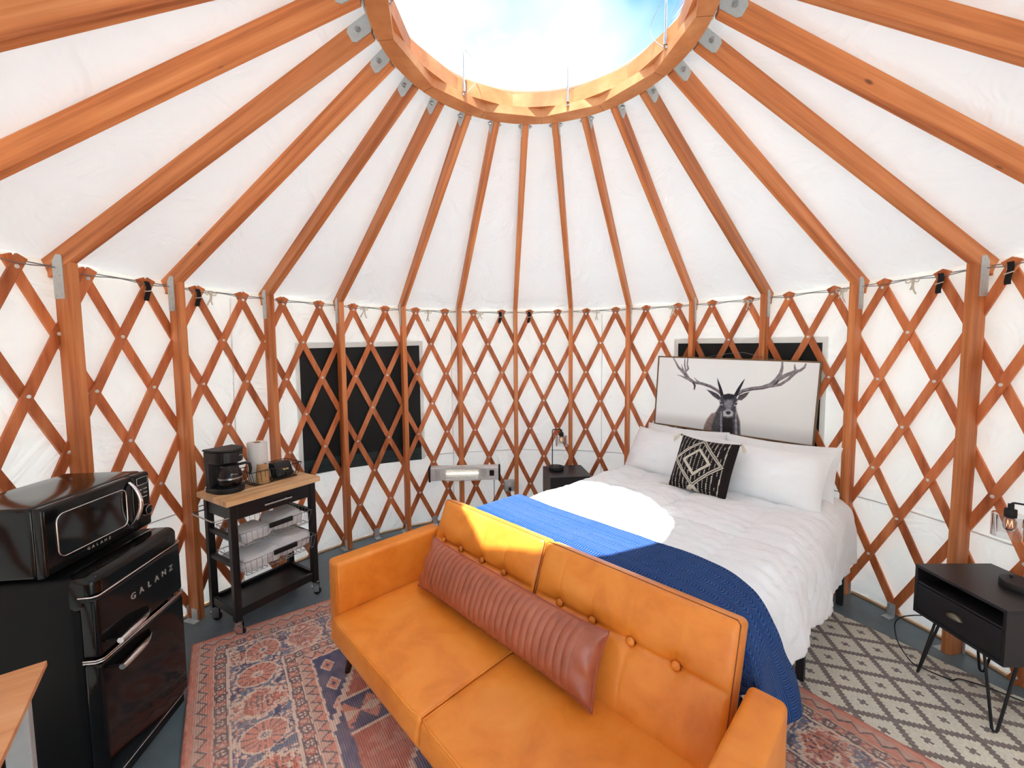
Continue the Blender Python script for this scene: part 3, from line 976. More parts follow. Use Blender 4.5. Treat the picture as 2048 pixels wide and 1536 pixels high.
# base box
m = MB(); m.rbox(0.58, 1.66, 0.10, 0.02, (4, 10, 2)); m.build('base', LE, sofa, smooth=180, loc=(sx(-0.30), 0, 0.205))
# arms
def armfn(sign):
    def fn(P):
        z = P[:, 2]; t = np.clip((-0.11 - z) / 0.135, 0, 1)
        outer = np.clip(P[:, 1] * sign / 0.055 * 0.5 + 0.5, 0, 1)
        P[:, 1] -= sign * 0.075 * (1 - np.sqrt(np.clip(1 - t ** 2, 0, 1))) * outer
        P[:, 0] += np.where(P[:, 0] < 0, 0.03 * t ** 2, 0)
        return P
    return fn
for sgn in (-1, 1):
    m = MB(); m.rbox(0.635, 0.105, 0.475, 0.022, (12, 3, 16), armfn(sgn), rs=4)
    a = m.build('arm', LE, sofa, smooth=180, loc=(sx(-0.635 + 0.3175), sgn * 0.882, 0.165 + 0.2375))
    q = []
    for t in np.linspace(0, 1, 20):
        z = 0.236 - 0.40 * t
        q.append((-0.315, sgn * -0.048, z))
    m = MB(); m.tube(q, 0.0028, 6); m.build('arm_seam', LE, a, smooth=80)
# back cushions, tilted
TILT = math.atan2(0.165, 0.42)
BH, BT = 0.50, 0.10
def backcush(v0, v1, buttons):
    w = v1 - v0 - 0.004; yc = -(v0 + v1) / 2
    by = [-(b) - yc for b in buttons]
    zb = -BH / 2 + 0.277
    def fn(P):
        x, y, z = P[:, 0].copy(), P[:, 1], P[:, 2]
        fr = np.clip(-x / (BT / 2), 0, 1)
        ey = np.clip(1 - (2 * y / w) ** 6, 0, 1); ez = np.clip(1 - (2 * z / BH) ** 6, 0, 1)
        puff = 0.020 * ey * ez
        crease = 0.013 * np.exp(-((z - zb) / 0.010) ** 2) + 0.010 * np.exp(-((z - zb) / 0.05) ** 2)
        d = np.zeros_like(y)
        for b in by:
            r2 = (y - b) ** 2 + (z - zb) ** 2
            d = np.maximum(d, 0.022 * np.exp(-r2 / 0.03 ** 2) + 0.012 * np.exp(-r2 / 0.012 ** 2))
            vs_ = 0.0028 * np.exp(-((y - b) / 0.005) ** 2)
            puff = puff - vs_ * ez
        P[:, 0] -= fr * (puff - crease * ey - d)
        return P
    m = MB(); m.rbox(BT, w, BH, 0.022, (2, 110, 74), fn)
    M = Matrix.Translation((sx(-0.155), yc, 0.365)) @ Matrix.Rotation(TILT, 4, 'Y') @ Matrix.Translation((BT / 2 + 0.004, 0, BH / 2 - 0.02))
    o = m.build('back_cushion', LE, sofa, smooth=180)
    o.matrix_local = M
    for b in by:
        q = MB(); q.lathe([(0.0155, 0.0), (0.0165, 0.004), (0.014, 0.008), (0.008, 0.0105), (0.0, 0.0115)], 16, Matrix.Translation((-BT / 2 + 0.012, b, zb)) @ Matrix.Rotation(-PI / 2, 4, 'Y'))
        q.build('button', LE, o, smooth=60)
    q = MB(); pts = []
    e = 0.016
    for t in np.linspace(0, 1, 10): pts.append((-BT / 2 + 0.0085, w / 2 - 0.005, -BH / 2 + e + (BH - 2 * e) * t))
    for t in np.linspace(0, 1, 12): pts.append((-BT / 2 + 0.0085, (w / 2 - e) * (1 - 2 * t), BH / 2 - 0.005))
    for t in np.linspace(0, 1, 10): pts.append((-BT / 2 + 0.0085, -w / 2 + 0.005, BH / 2 - e - (BH - 2 * e) * t))
    q.tube(pts, 0.0026, 6); q.build('back_seam', M_['seam'], o, smooth=80)
backcush(-0.828, SPLIT, (-0.745, -0.585, -0.406, -0.24))
backcush(SPLIT, 0.80, (0.111, 0.277, 0.448, 0.618))
# legs
for U in (-0.575, -0.08):
    for sgn in (-1, 1):
        m = MB(); m.tube([(0.03 if U < -0.3 else -0.03, -sgn * 0.03, 0.19), (0, 0, 0.0175)], [0.026, 0.015], 14)
        m.build('leg', M_['legwood'], sofa, smooth=60, loc=(sx(U), sgn * 0.885, 0))

# ---- ribbed lumbar pillow
def lumbar():
    L, H, T = 1.13, 0.262, 0.075
    g = empty('lumbar_pillow', (0, 0, 0), 0, 'long brown leather lumbar pillow with stitched ribs, propped on the tan sofa', 'pillow')
    # local: x along the length, y outward normal (towards viewer), z up
    def prof(u, v):
        a = abs(2 * u - 1); b = abs(2 * v - 1)
        return (max(0, 1 - a ** 7)) ** 0.5 * (max(0, 1 - b ** 2.6)) ** 0.62
    def outline(u, v):
        x = (u - 0.5) * L; z = (v - 0.5) * H
        a = abs(2 * u - 1); b = abs(2 * v - 1)
        x *= 1 - 0.030 * (1 - b ** 2)
        z *= 1 - 0.11 * (1 - a ** 6) + 0.02
        return x, z
    def front(u, v):
        x, z = outline(u, v); p = prof(u, v)
        rib = 0.0
        if 0.07 < u < 0.93:
            ph = (u - 0.07) / 0.86 * 27
            rib = 0.0085 * (abs(math.sin(PI * ph)) ** 0.55 - 0.6)
        cr = 0.010 * max(0, (abs(2 * u - 1) - 0.86) / 0.14) * math.sin(z * 60 + u * 40)
        return (x, -(T * p + (rib + cr) * min(1, p * 3)), z)
    def back(u, v):
        x, z = outline(u, v)
        return (x, T * 0.55 * prof(u, v), z)
    m = MB(); m.grid(front, 330, 22); m.build('ribbed_front', M_['lumbar'], g, smooth=180)
    m = MB(); m.grid(lambda u, v: back(1 - u, v), 60, 22); m.build('plain_back', M_['lumbar_back'], g, smooth=180)
    q = MB(); pts = []
    for t in np.linspace(0, 1, 30)[:-1]: pts.append((*outline(t, 1),))
    for t in np.linspace(0, 1, 10)[:-1]: pts.append((*outline(1, 1 - t),))
    for t in np.linspace(0, 1, 30)[:-1]: pts.append((*outline(1 - t, 0),))
    for t in np.linspace(0, 1, 10)[:-1]: pts.append((*outline(0, t),))
    q.tube([(x, 0, z) for x, z in pts], 0.004, 8, closed=True); q.build('edge_piping', M_['lumbar_back'], g, smooth=80)
    # frame: x -> V direction, -y -> towards -U (viewer side), tilt back
    Vd = Vector((math.sin(SA), -math.cos(SA), 0)); Ud = Vector((math.cos(SA), math.sin(SA), 0))
    tl = math.radians(24)
    zdir = Vector((0, 0, 1)) * math.cos(tl) + Ud * math.sin(tl)
    ydir = Ud * math.cos(tl) - Vector((0, 0, 1)) * math.sin(tl)
    M = Matrix((Vd, ydir, zdir)).transposed().to_4x4()
    c = Vector(uvp(-0.185, -0.158, 0, SA)); c.z = 0.535
    M.translation = c
    g.matrix_world = M
lumbar()
# ------------------------------------------------------------------ bed
BA = math.radians(38.5)
bed = empty('bed', uvp(1.09, 0, 0, BA), BA, 'low black metal bed frame with mattress, under the white duvet', 'bed')
def bx(U): return U - 1.09
BK = M_['matt_black']
for U in (0.14, 1.09, 2.02):
    for sgn in (-1, 1):
        m = MB(); m.box(-0.018, 0.018, -0.018, 0.018, 0.0175 if U < 1.0 else 0.0085, 0.33)
        m.build('leg', BK, bed, bevel=0.003, loc=(bx(U), sgn * 0.735, 0))
for sgn in (-1, 1):
    m = MB(); m.box(bx(0.12), bx(2.05), sgn * 0.735 - 0.015, sgn * 0.735 + 0.015, 0.30, 0.36)
    m.build('side_rail', BK, bed, bevel=0.002)
for U in (0.13, 2.04):
    m = MB(); m.box(bx(U) - 0.015, bx(U) + 0.015, -0.735, 0.735, 0.30, 0.36); m.build('end_rail', BK, bed, bevel=0.002)
m = MB(); m.rbox(1.88, 1.50, 0.31, 0.05, (6, 6, 3)); m.build('mattress', M_['pillow'], bed, smooth=180, loc=(bx(1.085), 0, 0.518))

# draped cloth: flat cloth coordinates -> folded over the bed's edges
ZT = 0.715
def drape(s, t, half, foot, top, rad, folds, seed, puff, hemflare=0.05):
    """s along the bed (U), t across (V). returns (U, V, z)"""
    def bend(d):
        # d = distance past the edge line; returns horizontal advance, drop
        if d <= 0: return d, 0.0
        L = rad * PI / 2
        if d < L:
            a = d / rad; return rad * math.sin(a), rad * (1 - math.cos(a))
        return rad + hemflare * min(1, (d - L) / 0.35) ** 1.2, rad + (d - L)
    dv = abs(t) - (half - rad); sv = 1 if t > 0 else -1
    hv, zv = bend(dv)
    du = (foot + rad) - s
    hu, zu = bend(du)
    V = sv * ((half - rad) + hv) if dv > 0 else t
    U = (foot + rad) - hu if du > 0 else s
    side = max(0.0, min(1.0, (zv - 0.03) / 0.18)); ft = max(0.0, min(1.0, (zu - 0.03) / 0.18))
    z = top - max(zv, zu)
    # folds on the hanging parts
    if side > 0:
        f = nz3(s * 5.5 + seed, zv * 2.0, 1.7) * 0.75 + nz3(s * 12 + seed, zv * 3.0, 4.2) * 0.25
        V += sv * (folds * f + 0.02 * abs(nz3(s * 15 + zv * 6 + seed, zv * 5.0, 8.8)) * min(1.0, max(0.0, (s - 0.45) / 0.25))) * side
        U += folds * 0.25 * nz3(s * 4 + seed, zv * 2, 7.7) * side
    if ft > 0:
        U -= folds * nz3(t * 7 + seed, zu * 2.5, 2.2) * ft
    flat = max(0.0, 1 - (max(zv, zu)) / 0.05)
    z += puff(s, t) * (0.35 + 0.65 * flat)
    if side > 0: V += sv * puff(s, t) * side * 0.8
    return U, V, z
SEAMS_V = (-0.46, 0.0, 0.46)
def duvet_puff(s, t):
    a = min(abs(t - q) for q in SEAMS_V + (-0.74, 0.74))
    b = min(abs(s - q) for q in (0.42, 0.98, 1.54, 2.1))
    p = 0.032 * (1 - math.exp(-(a / 0.05))) * (1 - math.exp(-(b / 0.075)))
    p += 0.011 * nz3(s * 5, t * 5, 3) + 0.008 * nz3(s * 13, t * 13, 6) + 0.003 * nz3(s * 34, t * 34, 8)
    # gathers running off the seams
    p += 0.012 * math.exp(-a / 0.06) * nz3(s * 22, t * 3, 1.1) + 0.005 * math.exp(-b / 0.06) * nz3(s * 3, t * 26, 2.1)
    return p
def obj_from_uv(name, fn, na, nb, mat, smooth=180, uv=False):
    """fn(u,v)->(U,V,z); makes a top-level mesh with origin on its own base"""
    m = MB(); m.grid(fn, na, nb)
    P = np.array(m.v)
    c = np.array([(P[:, 0].min() + P[:, 0].max()) / 2, (P[:, 1].min() + P[:, 1].max()) / 2, P[:, 2].min()])
    Q = P - c
    m.v = [(float(a), float(-b), float(z)) for a, b, z in Q]      # local x = U, y = -V
    m.f = [tuple(f[::-1]) for f in m.f]
    o = m.build(name, mat, smooth=smooth)
    o.location = uvp(c[0], c[1], c[2], BA); o.rotation_euler = (0, 0, BA)
    if uv:
        me = o.data; ul = me.uv_layers.new(name='UVMap')
        pu = np.zeros((len(me.vertices), 2))
        k = 0
        for i in range(na + 1):
            for j in range(nb + 1):
                pu[k] = uv(i / na, j / nb); k += 1
        li = np.zeros(len(me.loops), dtype=np.int32); me.loops.foreach_get('vertex_index', li)
        ul.data.foreach_set('uv', pu[li].astype(np.float32).ravel())
    return o
def duvet_fn(u, v):
    s = -0.20 + u * 2.27
    hem = 1.095 + 0.02 * math.sin(s * 5.2 + 0.6) - 0.09 * math.exp(-((s - 0.3) / 0.3) ** 2)
    t = (v - 0.5) * 2 * hem
    return drape(s, t, 0.775, 0.13, ZT - 0.012, 0.11, 0.045, 2.0, duvet_puff, 0.02)
o = obj_from_uv('duvet', duvet_fn, 200, 220, M_['duvet'])
solid(o, 0.018); tag(o, 'puffy white quilted duvet spread over the bed and hanging down its side', 'duvet')
def throw_puff(s, t): return 0.022 + 0.004 * nz3(s * 6, t * 6, 9)
def throw_fn(u, v):
    t = -1.02 + v * (1.20 + 1.02)
    over = max(0.0, t - 0.75)
    s0 = -0.12; s1 = 0.505 + 0.02 * math.sin(t * 3.0) - 0.17 * math.exp(-((t - 0.86) / 0.2) ** 2)
    s = s0 + u * (s1 - s0)
    U, V, z = drape(s, t, 0.824, 0.095, ZT + 0.006, 0.12, 0.012, 6.0, throw_puff, 0.02)
    if over > 0:
        U += 0.03 * math.sin(u * 9) * min(1, over / 0.4)
        V += 0.018 * math.sin(u * 14 + over * 3) * min(1, over / 0.4)
    return U, V, z
o = obj_from_uv('throw_blanket', throw_fn, 90, 240, M_['knit'], uv=lambda u, v: (u * 0.64, v * 2.255))
solid(o, 0.008); tag(o, 'blue ribbed knit throw blanket laid across the foot of the bed', 'blanket')

# ---- pillows
def pillow_mesh(L, H, T, seed, wr=0.012, n=(44, 30), corner=0.02):
    m = MB()
    def sh(side):
        def fn(u, v):
            a = 2 * u - 1; b = 2 * v - 1
            x = a * L / 2 * (1 - 0.05 * (1 - b * b)); z = b * H / 2 * (1 - 0.10 * (1 - a * a))
            p = (max(0, 1 - abs(a) ** 3.2)) ** 0.5 * (max(0, 1 - abs(b) ** 2.6)) ** 0.5
            w = wr * (nz3(a * 2.3 + seed, b * 2.3, side * 3 + seed) + 0.5 * nz3(a * 5 + seed, b * 6, side + 1.3 * seed))
            return (x, side * (T * p + w * min(1, p * 2)), z)
        return fn
    m.grid(lambda u, v: sh(-1)(u, v), *n)
    m.grid(lambda u, v: sh(1)(1 - u, v), *n)
    return m
def place_bed(o, U, V, z, tilt, yaw=0.0, roll=0.0):
    """local x -> V axis, local -y -> faces the viewer (-U), z up tilted back"""
    Ud = Vector((math.cos(BA), math.sin(BA), 0)); Vd = Vector((math.sin(BA), -math.cos(BA), 0))
    R = Matrix((Vd, Ud, Vector((0, 0, 1)))).transposed().to_4x4()
    M = Matrix.Translation(uvp(U, V, z, BA)) @ R @ Matrix.Rotation(yaw, 4, 'Z') @ Matrix.Rotation(-tilt, 4, 'X') @ Matrix.Rotation(roll, 4, 'Y')
    o.matrix_world = M
pil = []
for (L, H, T, U, V, z, ti, yw, sd, lab) in (
        (0.72, 0.42, 0.115, 1.80, -0.365, 0.852, math.radians(33), math.radians(-6), 1.0, 'white bed pillow at the left, leaning in front, nearest the left lamp'),
        (0.74, 0.42, 0.115, 1.76, 0.325, 0.852, math.radians(33), math.radians(-3), 5.0, 'white bed pillow at the right, leaning in front beside the patterned cushion'),
        (0.70, 0.42, 0.08, 1.98, -0.345, 0.862, math.radians(26), 0.0, 9.0, 'white bed pillow tucked behind the left front pillow under the picture'),
        (0.72, 0.42, 0.08, 1.96, 0.35, 0.858, math.radians(26), 0.0, 13.0, 'white bed pillow tucked behind the right front pillow')):
    o = pillow_mesh(L, H, T, sd).build('bed_pillow', M_['pillow'], smooth=180)
    tag(o, lab, 'pillow', 'white bed pillows'); place_bed(o, U, V, z, ti, yw)

# ---- patterned cushion with tassels
def cushion():
    L = 0.405
    g = empty('throw_cushion', (0, 0, 0), 0, 'square black cushion with woven cream diamonds and stripes and corner tassels', 'cushion')
    m = pillow_mesh(L, L, 0.075, 3.0, 0.004, (110, 110))
    me = m.mesh('cushion_cover', M_['cushion'], 180)
    P = np.array(m.v); x = P[:, 0] / (L / 2); z = P[:, 2] / (L / 2)
    front = P[:, 1] <= 0
    blk = np.array(lin(34, 26, 26)[:3]); cr = np.array(lin(222, 212, 194)[:3])
    f = np.zeros(len(P))
    st = np.abs(((x + 1) / 2 * 15) % 1 - 0.5)
    f = np.maximum(f, (np.abs(x - 0.76) < 0.012) * 0.85); f = np.maximum(f, ((st < 0.09) & (x < 0.66) & (np.sin(z * 90) > -0.6)) * 0.85)
    def dia(cx, cz, a, b, th):
        d = np.abs(np.abs(x - cx) / a + np.abs(z - cz) / b - 1)
        return d
    d1 = dia(-0.08, 0.04, 0.80, 0.80, 0); f = np.where(d1 < 0.13, 0, f); f = np.maximum(f, ((d1 < 0.085) & (np.abs(d1) > 0.02)) * (0.75 + 0.25 * np.sin((x - z) * 70)))
    d2 = dia(-0.08, 0.04, 0.44, 0.44, 0); f = np.where(d2 < 0.2, 0, f); f = np.maximum(f, (d2 < 0.14) * (0.75 + 0.25 * np.sin((x + z) * 70)))
    # lower arms of the big diamond run on to the lower edge
    for sg in (-1, 1):
        d = np.abs((z + 0.76) + sg * (x + 0.08)); k = (z < -0.74) & (d < 0.09); f = np.where(k, 0.9, f)
    f = np.where((np.abs(x) > 0.95) | (np.abs(z) > 0.95), 0, f) * front
    C = blk[None] * (1 - f[:, None]) + cr[None] * f[:, None]
    at = me.color_attributes.new('print', 'FLOAT_COLOR', 'POINT')
    at.data.foreach_set('color', np.concatenate([C, np.ones((len(P), 1))], 1).astype(np.float32).ravel())
    link('cushion_cover', me, g)
    for k, (sx_, sz_) in enumerate(((-1, -1), (-1, 1), (1, -1), (1, 1))):
        t = MB(); rr = np.random.RandomState(k)
        cx, cz = sx_ * L / 2 * 0.97, sz_ * L / 2 * 0.97
        for j in range(16):
            a = rr.uniform(-0.8, 0.8); l = rr.uniform(0.045, 0.06)
            ex = cx + sx_ * 0.02 + sx_ * l * 0.6 * math.cos(a) ; ez = cz - l * (0.75 if sz_ > 0 else 0.12) + 0.02 * math.sin(a) + rr.uniform(-.008, .008)
            t.tube([(cx, 0, cz), (cx + sx_ * 0.018, -0.012 + 0.006 * math.sin(j), cz + 0.004), (ex, -0.02 + 0.012 * math.sin(j * 2.3), ez)], [0.003, 0.005, 0.004], 5)
        to = t.build('tassel', M_['tassel'], g, smooth=80); to['label'] = 'cream yarn tassel'
        b = MB(); b.lathe([(0, -0.006), (0.0075, -0.003), (0.0085, 0), (0.0075, 0.003), (0, 0.006)], 10, Matrix.Translation((cx + sx_ * 0.012, -0.008, cz + 0.002)) @ Matrix.Rotation(PI / 2, 4, 'Y')); b.build('bead', M_['matt_black'], to, smooth=80)
    place_bed(g, 1.535, 0.03, 0.885, math.radians(28), math.radians(-2), math.radians(1.5))
cushion()

# ---- elk picture
def picture():
    W, H = 1.157, 0.596
    yaw, roll, lean = -0.7752, -0.0404, 0.0225
    g = empty('wall_picture', (0, 0, 0), 0, 'wide framed canvas print of an antlered elk hanging askew over the bed', 'picture')
    nx, nz_ = 400, 206
    def crop2uv(p):
        # bilinear corners of the picture as measured on the photograph crop
        TL, TR, BL, BR = np.array((178, 152.)), np.array((1618, 205.)), np.array((152, 735.)), np.array((1560, 945.))
        src = [TL, TR, BR, BL]; dst = [(0, 0), (1, 0), (1, 1), (0, 1)]
        A = []; b = []
        for (sx_, sy_), (dx_, dy_) in zip(src, dst):
            A.append([sx_, sy_, 1, 0, 0, 0, -dx_ * sx_, -dx_ * sy_]); b.append(dx_)
            A.append([0, 0, 0, sx_, sy_, 1, -dy_ * sx_, -dy_ * sy_]); b.append(dy_)
        h = np.linalg.solve(np.array(A, float), np.array(b, float))
        h = np.append(h, 1).reshape(3, 3)
        q = h @ np.array([p[0], p[1], 1.0]); q /= q[2]
        return np.array([q[0] * W, (1 - q[1]) * H])
    gx, gz = np.meshgrid(np.linspace(0, W, nx + 1), np.linspace(0, H, nz_ + 1), indexing='ij')
    X = np.stack([gx.ravel(), gz.ravel()], 1)
    C = np.ones((len(X), 3)) * np.array(lin(250, 249, 247)[:3])
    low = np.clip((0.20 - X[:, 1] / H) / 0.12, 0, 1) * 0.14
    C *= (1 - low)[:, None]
    rs = np.random.RandomState(3)
    nzv = np.array([nz3(a * 40, b * 40, 1.0) for a, b in X]); nzf = np.array([nz3(a * 120, b * 60, 4.0) for a, b in X])
    def paint(mask, c, tex=0.25):
        mask = np.clip(mask, 0, 1)[:, None]
        cc = np.array(lin(*c)[:3])[None] * (1 + tex * nzv + tex * 0.8 * nzf)[:, None]
        C[:] = C * (1 - mask) + np.clip(cc, 0, 1) * mask
    def stroke(pts, w, c, tex=0.25):
        P = [crop2uv(p) for p in pts]
        best = np.full(len(X), 9.0)
        for k in range(len(P) - 1):
            a, b = P[k], P[k + 1]; d = b - a
            t = np.clip(((X - a) @ d) / (d @ d), 0, 1)
            wid = (w[k] + (w[k + 1] - w[k]) * t) * W / 1440 * 0.5
            dist = np.linalg.norm(X - (a + t[:, None] * d), axis=1) - wid
            best = np.minimum(best, dist)
        paint(0.5 - best / 0.0032, c, tex)
        return best
    def poly(pts, c, soft=0.004, tex=0.25):
        P = np.array([crop2uv(p) for p in pts]); n = len(P)
        inside = np.zeros(len(X), bool); dist = np.full(len(X), 9.0)
        for k in range(n):
            a, b = P[k], P[(k + 1) % n]; d = b - a
            t = np.clip(((X - a) @ d) / (d @ d), 0, 1)
            dist = np.minimum(dist, np.linalg.norm(X - (a + t[:, None] * d), axis=1))
            cond = ((a[1] > X[:, 1]) != (b[1] > X[:, 1]))
            with np.errstate(divide='ignore', invalid='ignore'):
                xi = (b[0] - a[0]) * (X[:, 1] - a[1]) / (b[1] - a[1]) + a[0]
            inside ^= cond & (X[:, 0] < xi)
        sd = np.where(inside, -dist, dist)
        paint(0.5 - sd / soft, c, tex)
    # body and neck
    poly([(575, 830), (588, 760), (615, 700), (650, 655), (700, 642), (760, 640), (880, 650), (905, 720), (915, 860), (800, 860)], (150, 128, 122), 0.012)
    poly([(690, 640), (730, 570), (865, 580), (880, 660), (905, 740), (912, 850), (650, 830), (655, 760), (680, 690)], (86, 84, 88), 0.012, 0.45)
    poly([(755, 690), (840, 690), (850, 850), (735, 850)], (44, 40, 44), 0.02, 0.4)
    for xx in (738, 872): stroke([(xx, 640), (xx - 2, 720), (xx + 3, 840)], [10, 18, 22], (150, 150, 160), 0.5)
    # antlers
    AC = (140, 130, 134); AD = (64, 54, 62)
    for pts, w in (([(745, 490), (700, 450), (640, 415), (560, 388), (490, 378), (440, 345), (400, 290), (350, 245), (322, 195), (302, 160)], [26, 30, 30, 28, 30, 36, 38, 24, 16, 10]),
                   ([(550, 388), (515, 362), (490, 333)], [22, 14, 3]), ([(425, 345), (380, 322), (338, 310)], [22, 14, 3]),
                   ([(400, 290), (385, 250), (372, 212)], [20, 12, 3]), ([(410, 285), (435, 255), (425, 215), (430, 165)], [22, 18, 14, 10]), ([(412, 270), (402, 215), (404, 168)], [20, 14, 9]),
                   ([(880, 482), (930, 452), (1010, 435), (1100, 425), (1180, 400), (1240, 352), (1320, 312), (1390, 283), (1440, 272), (1478, 245), (1490, 212)], [30, 34, 34, 34, 40, 44, 34, 30, 24, 18, 10]),
                   ([(1190, 410), (1265, 398), (1335, 352), (1395, 292)], [30, 26, 24, 26]), ([(1405, 290), (1392, 250), (1388, 212)], [24, 16, 4]), ([(1215, 372), (1262, 305), (1277, 250), (1278, 200)], [36, 30, 22, 14])):
        stroke(pts, w, AC, 0.5)
    stroke([(482, 380), (497, 405), (493, 440)], [18, 20, 12], AD)
    stroke([(700, 455), (640, 420), (545, 392)], [6, 8, 3], AD); stroke([(885, 490), (930, 462), (1010, 446), (1110, 436), (1200, 415)], [8, 9, 8, 8, 4], AD)
    stroke([(1200, 405), (1235, 380), (1245, 355)], [6, 14, 6], AD)
    # brow tines, ears, head
    stroke([(742, 495), (728, 440), (710, 385), (697, 340)], [34, 28, 18, 3], (40, 36, 44), 0.4)
    stroke([(862, 498), (890, 440), (920, 385), (942, 347)], [34, 28, 18, 3], (40, 36, 44), 0.4)
    poly([(600, 440), (650, 455), (705, 482), (735, 515), (715, 538), (665, 505)], (84, 76, 84), 0.004, 0.5)
    poly([(872, 535), (895, 492), (940, 475), (988, 462), (960, 505), (918, 540)], (96, 86, 92), 0.004, 0.5)
    poly([(735, 500), (765, 485), (800, 478), (840, 485), (868, 502), (882, 540), (872, 580), (862, 625), (848, 668), (832, 692), (800, 698), (768, 692), (754, 662), (738, 615), (722, 560), (724, 525)], (78, 76, 84), 0.005, 0.6)
    poly([(762, 545), (800, 530), (840, 545), (832, 600), (800, 640), (770, 600)], (136, 134, 144), 0.014, 0.5)
    poly([(750, 490), (800, 480), (855, 490), (850, 520), (800, 528), (752, 520)], (48, 44, 52), 0.01, 0.6)
    stroke([(722, 545), (742, 578)], [16, 18], (186, 182, 190), 0.3); stroke([(878, 555), (860, 585)], [16, 18], (186, 182, 190), 0.3)
    stroke([(730, 560), (738, 566)], [15, 13], (20, 18, 24)); stroke([(872, 570), (864, 574)], [15, 13], (20, 18, 24))
    poly([(752, 640), (775, 625), (800, 622), (828, 628), (846, 645), (840, 682), (800, 694), (760, 682)], (196, 192, 196), 0.01, 0.3)
    poly([(776, 640), (800, 632), (826, 642), (818, 660), (800, 668), (784, 660)], (58, 54, 62), 0.006)
    stroke([(768, 682), (800, 690), (834, 684)], [6, 9, 6], (60, 56, 64))
    m = MB()
    fidx = []
    m.v = [(float(a - W / 2), -0.0175, float(b - H / 2)) for a, b in X]
    for i in range(nx):
        for j in range(nz_):
            k = i * (nz_ + 1) + j
            m.f.append((k, k + nz_ + 1, k + nz_ + 2, k + 1))
    me = m.mesh('canvas_print', M_['deer'])
    at = me.color_attributes.new('print', 'FLOAT_COLOR', 'POINT')
    at.data.foreach_set('color', np.concatenate([np.clip(C, 0, 1), np.ones((len(X), 1))], 1).astype(np.float32).ravel())
    cp = link('canvas_print', me, g); cp['label'] = 'monochrome print of an antlered elk on white'
    fw, t0, t1 = 0.012, -0.022, 0.022
    for (x0, x1, z0, z1) in ((-W / 2 - fw, W / 2 + fw, H / 2, H / 2 + fw), (-W / 2 - fw, W / 2 + fw, -H / 2 - fw, -H / 2), (-W / 2 - fw, -W / 2, -H / 2, H / 2), (W / 2, W / 2 + fw, -H / 2, H / 2)):
        q = MB(); q.box(x0, x1, t0, t1, z0, z1); q.build('frame_bar', M_['frame_wood'], g, bevel=0.0015)
    q = MB(); q.box(-W / 2, W / 2, -0.016, 0.012, -H / 2, H / 2); q.build('stretcher_board', M_['frame_wood'], g)
    q = MB(); q.tube([(-0.30, 0.015, H / 2 - 0.01), (-0.04, 0.018, H / 2 + 0.048), (0.08, 0.02, H / 2 + 0.062), (0.40, 0.015, H / 2 - 0.01)], 0.0014, 6); q.build('hanging_wire', M_['cable'], g, smooth=80)
    M = Matrix.Translation((1.6779, 1.413, 1.3234)) @ Matrix.Rotation(yaw, 4, 'Z') @ Matrix.Rotation(-lean, 4, 'X') @ Matrix.Rotation(-roll, 4, 'Y')
    g.matrix_world = M
picture()
# ------------------------------------------------------------------ rugs
def rug_print(name, mat, ang_, x0, x1, y0, y1, cell, colour, thick, z0, lab):
    """x along (cos a, sin a), y along (sin a, -cos a)"""
    nx = int((x1 - x0) / cell); ny = int((y1 - y0) / cell)
    xs = np.linspace(x0, x1, nx + 1); ys = np.linspace(y0, y1, ny + 1)
    gx, gy = np.meshgrid(xs, ys, indexing='ij')
    P = np.stack([gx.ravel(), -gy.ravel(), np.full(gx.size, thick)], 1)
    w = ny + 1
    i, j = np.meshgrid(np.arange(nx), np.arange(ny), indexing='ij')
    k = (i * w + j).ravel()
    F = np.stack([k, k + 1, k + w + 1, k + w], 1)
    # rim down to the floor
    b = [i_ * w for i_ in range(nx + 1)] + [nx * w + j_ for j_ in range(1, ny + 1)] + [i_ * w + ny for i_ in range(nx - 1, -1, -1)] + [j_ for j_ in range(ny - 1, 0, -1)]
    nb = len(b); base = len(P)
    Q = P[b].copy(); Q[:, 2] = 0
    bi = np.array(b); nxt = np.roll(np.arange(nb), -1)
    R = np.stack([bi, bi[nxt], base + nxt, base + np.arange(nb)], 1)
    V = np.concatenate([P, Q]); F = np.concatenate([F, R])
    c = np.array([(x0 + x1) / 2, -(y0 + y1) / 2, 0]); V = V - c
    me = bpy.data.meshes.new(name)
    me.vertices.add(len(V)); me.vertices.foreach_set('co', V.astype(np.float32).ravel())
    me.loops.add(F.size); me.loops.foreach_set('vertex_index', F.astype(np.int32).ravel())
    me.polygons.add(len(F)); me.polygons.foreach_set('loop_start', np.arange(0, F.size, 4, dtype=np.int32))
    me.update(calc_edges=True); me.validate()
    me.materials.append(mat)
    if colour is not None:
        C = colour(gx, gy).reshape(-1, 3)
        C = np.concatenate([C, C[b]])
        at = me.color_attributes.new('print', 'FLOAT_COLOR', 'POINT')
        at.data.foreach_set('color', np.concatenate([C, np.ones((len(C), 1))], 1).astype(np.float32).ravel())
    o = link(name, me)
    ca, sa = math.cos(ang_), math.sin(ang_)
    o.location = (c[0] * ca - c[1] * sa, c[0] * sa + c[1] * ca, z0); o.rotation_euler = (0, 0, ang_)
    return tag(o, lab, 'rug')

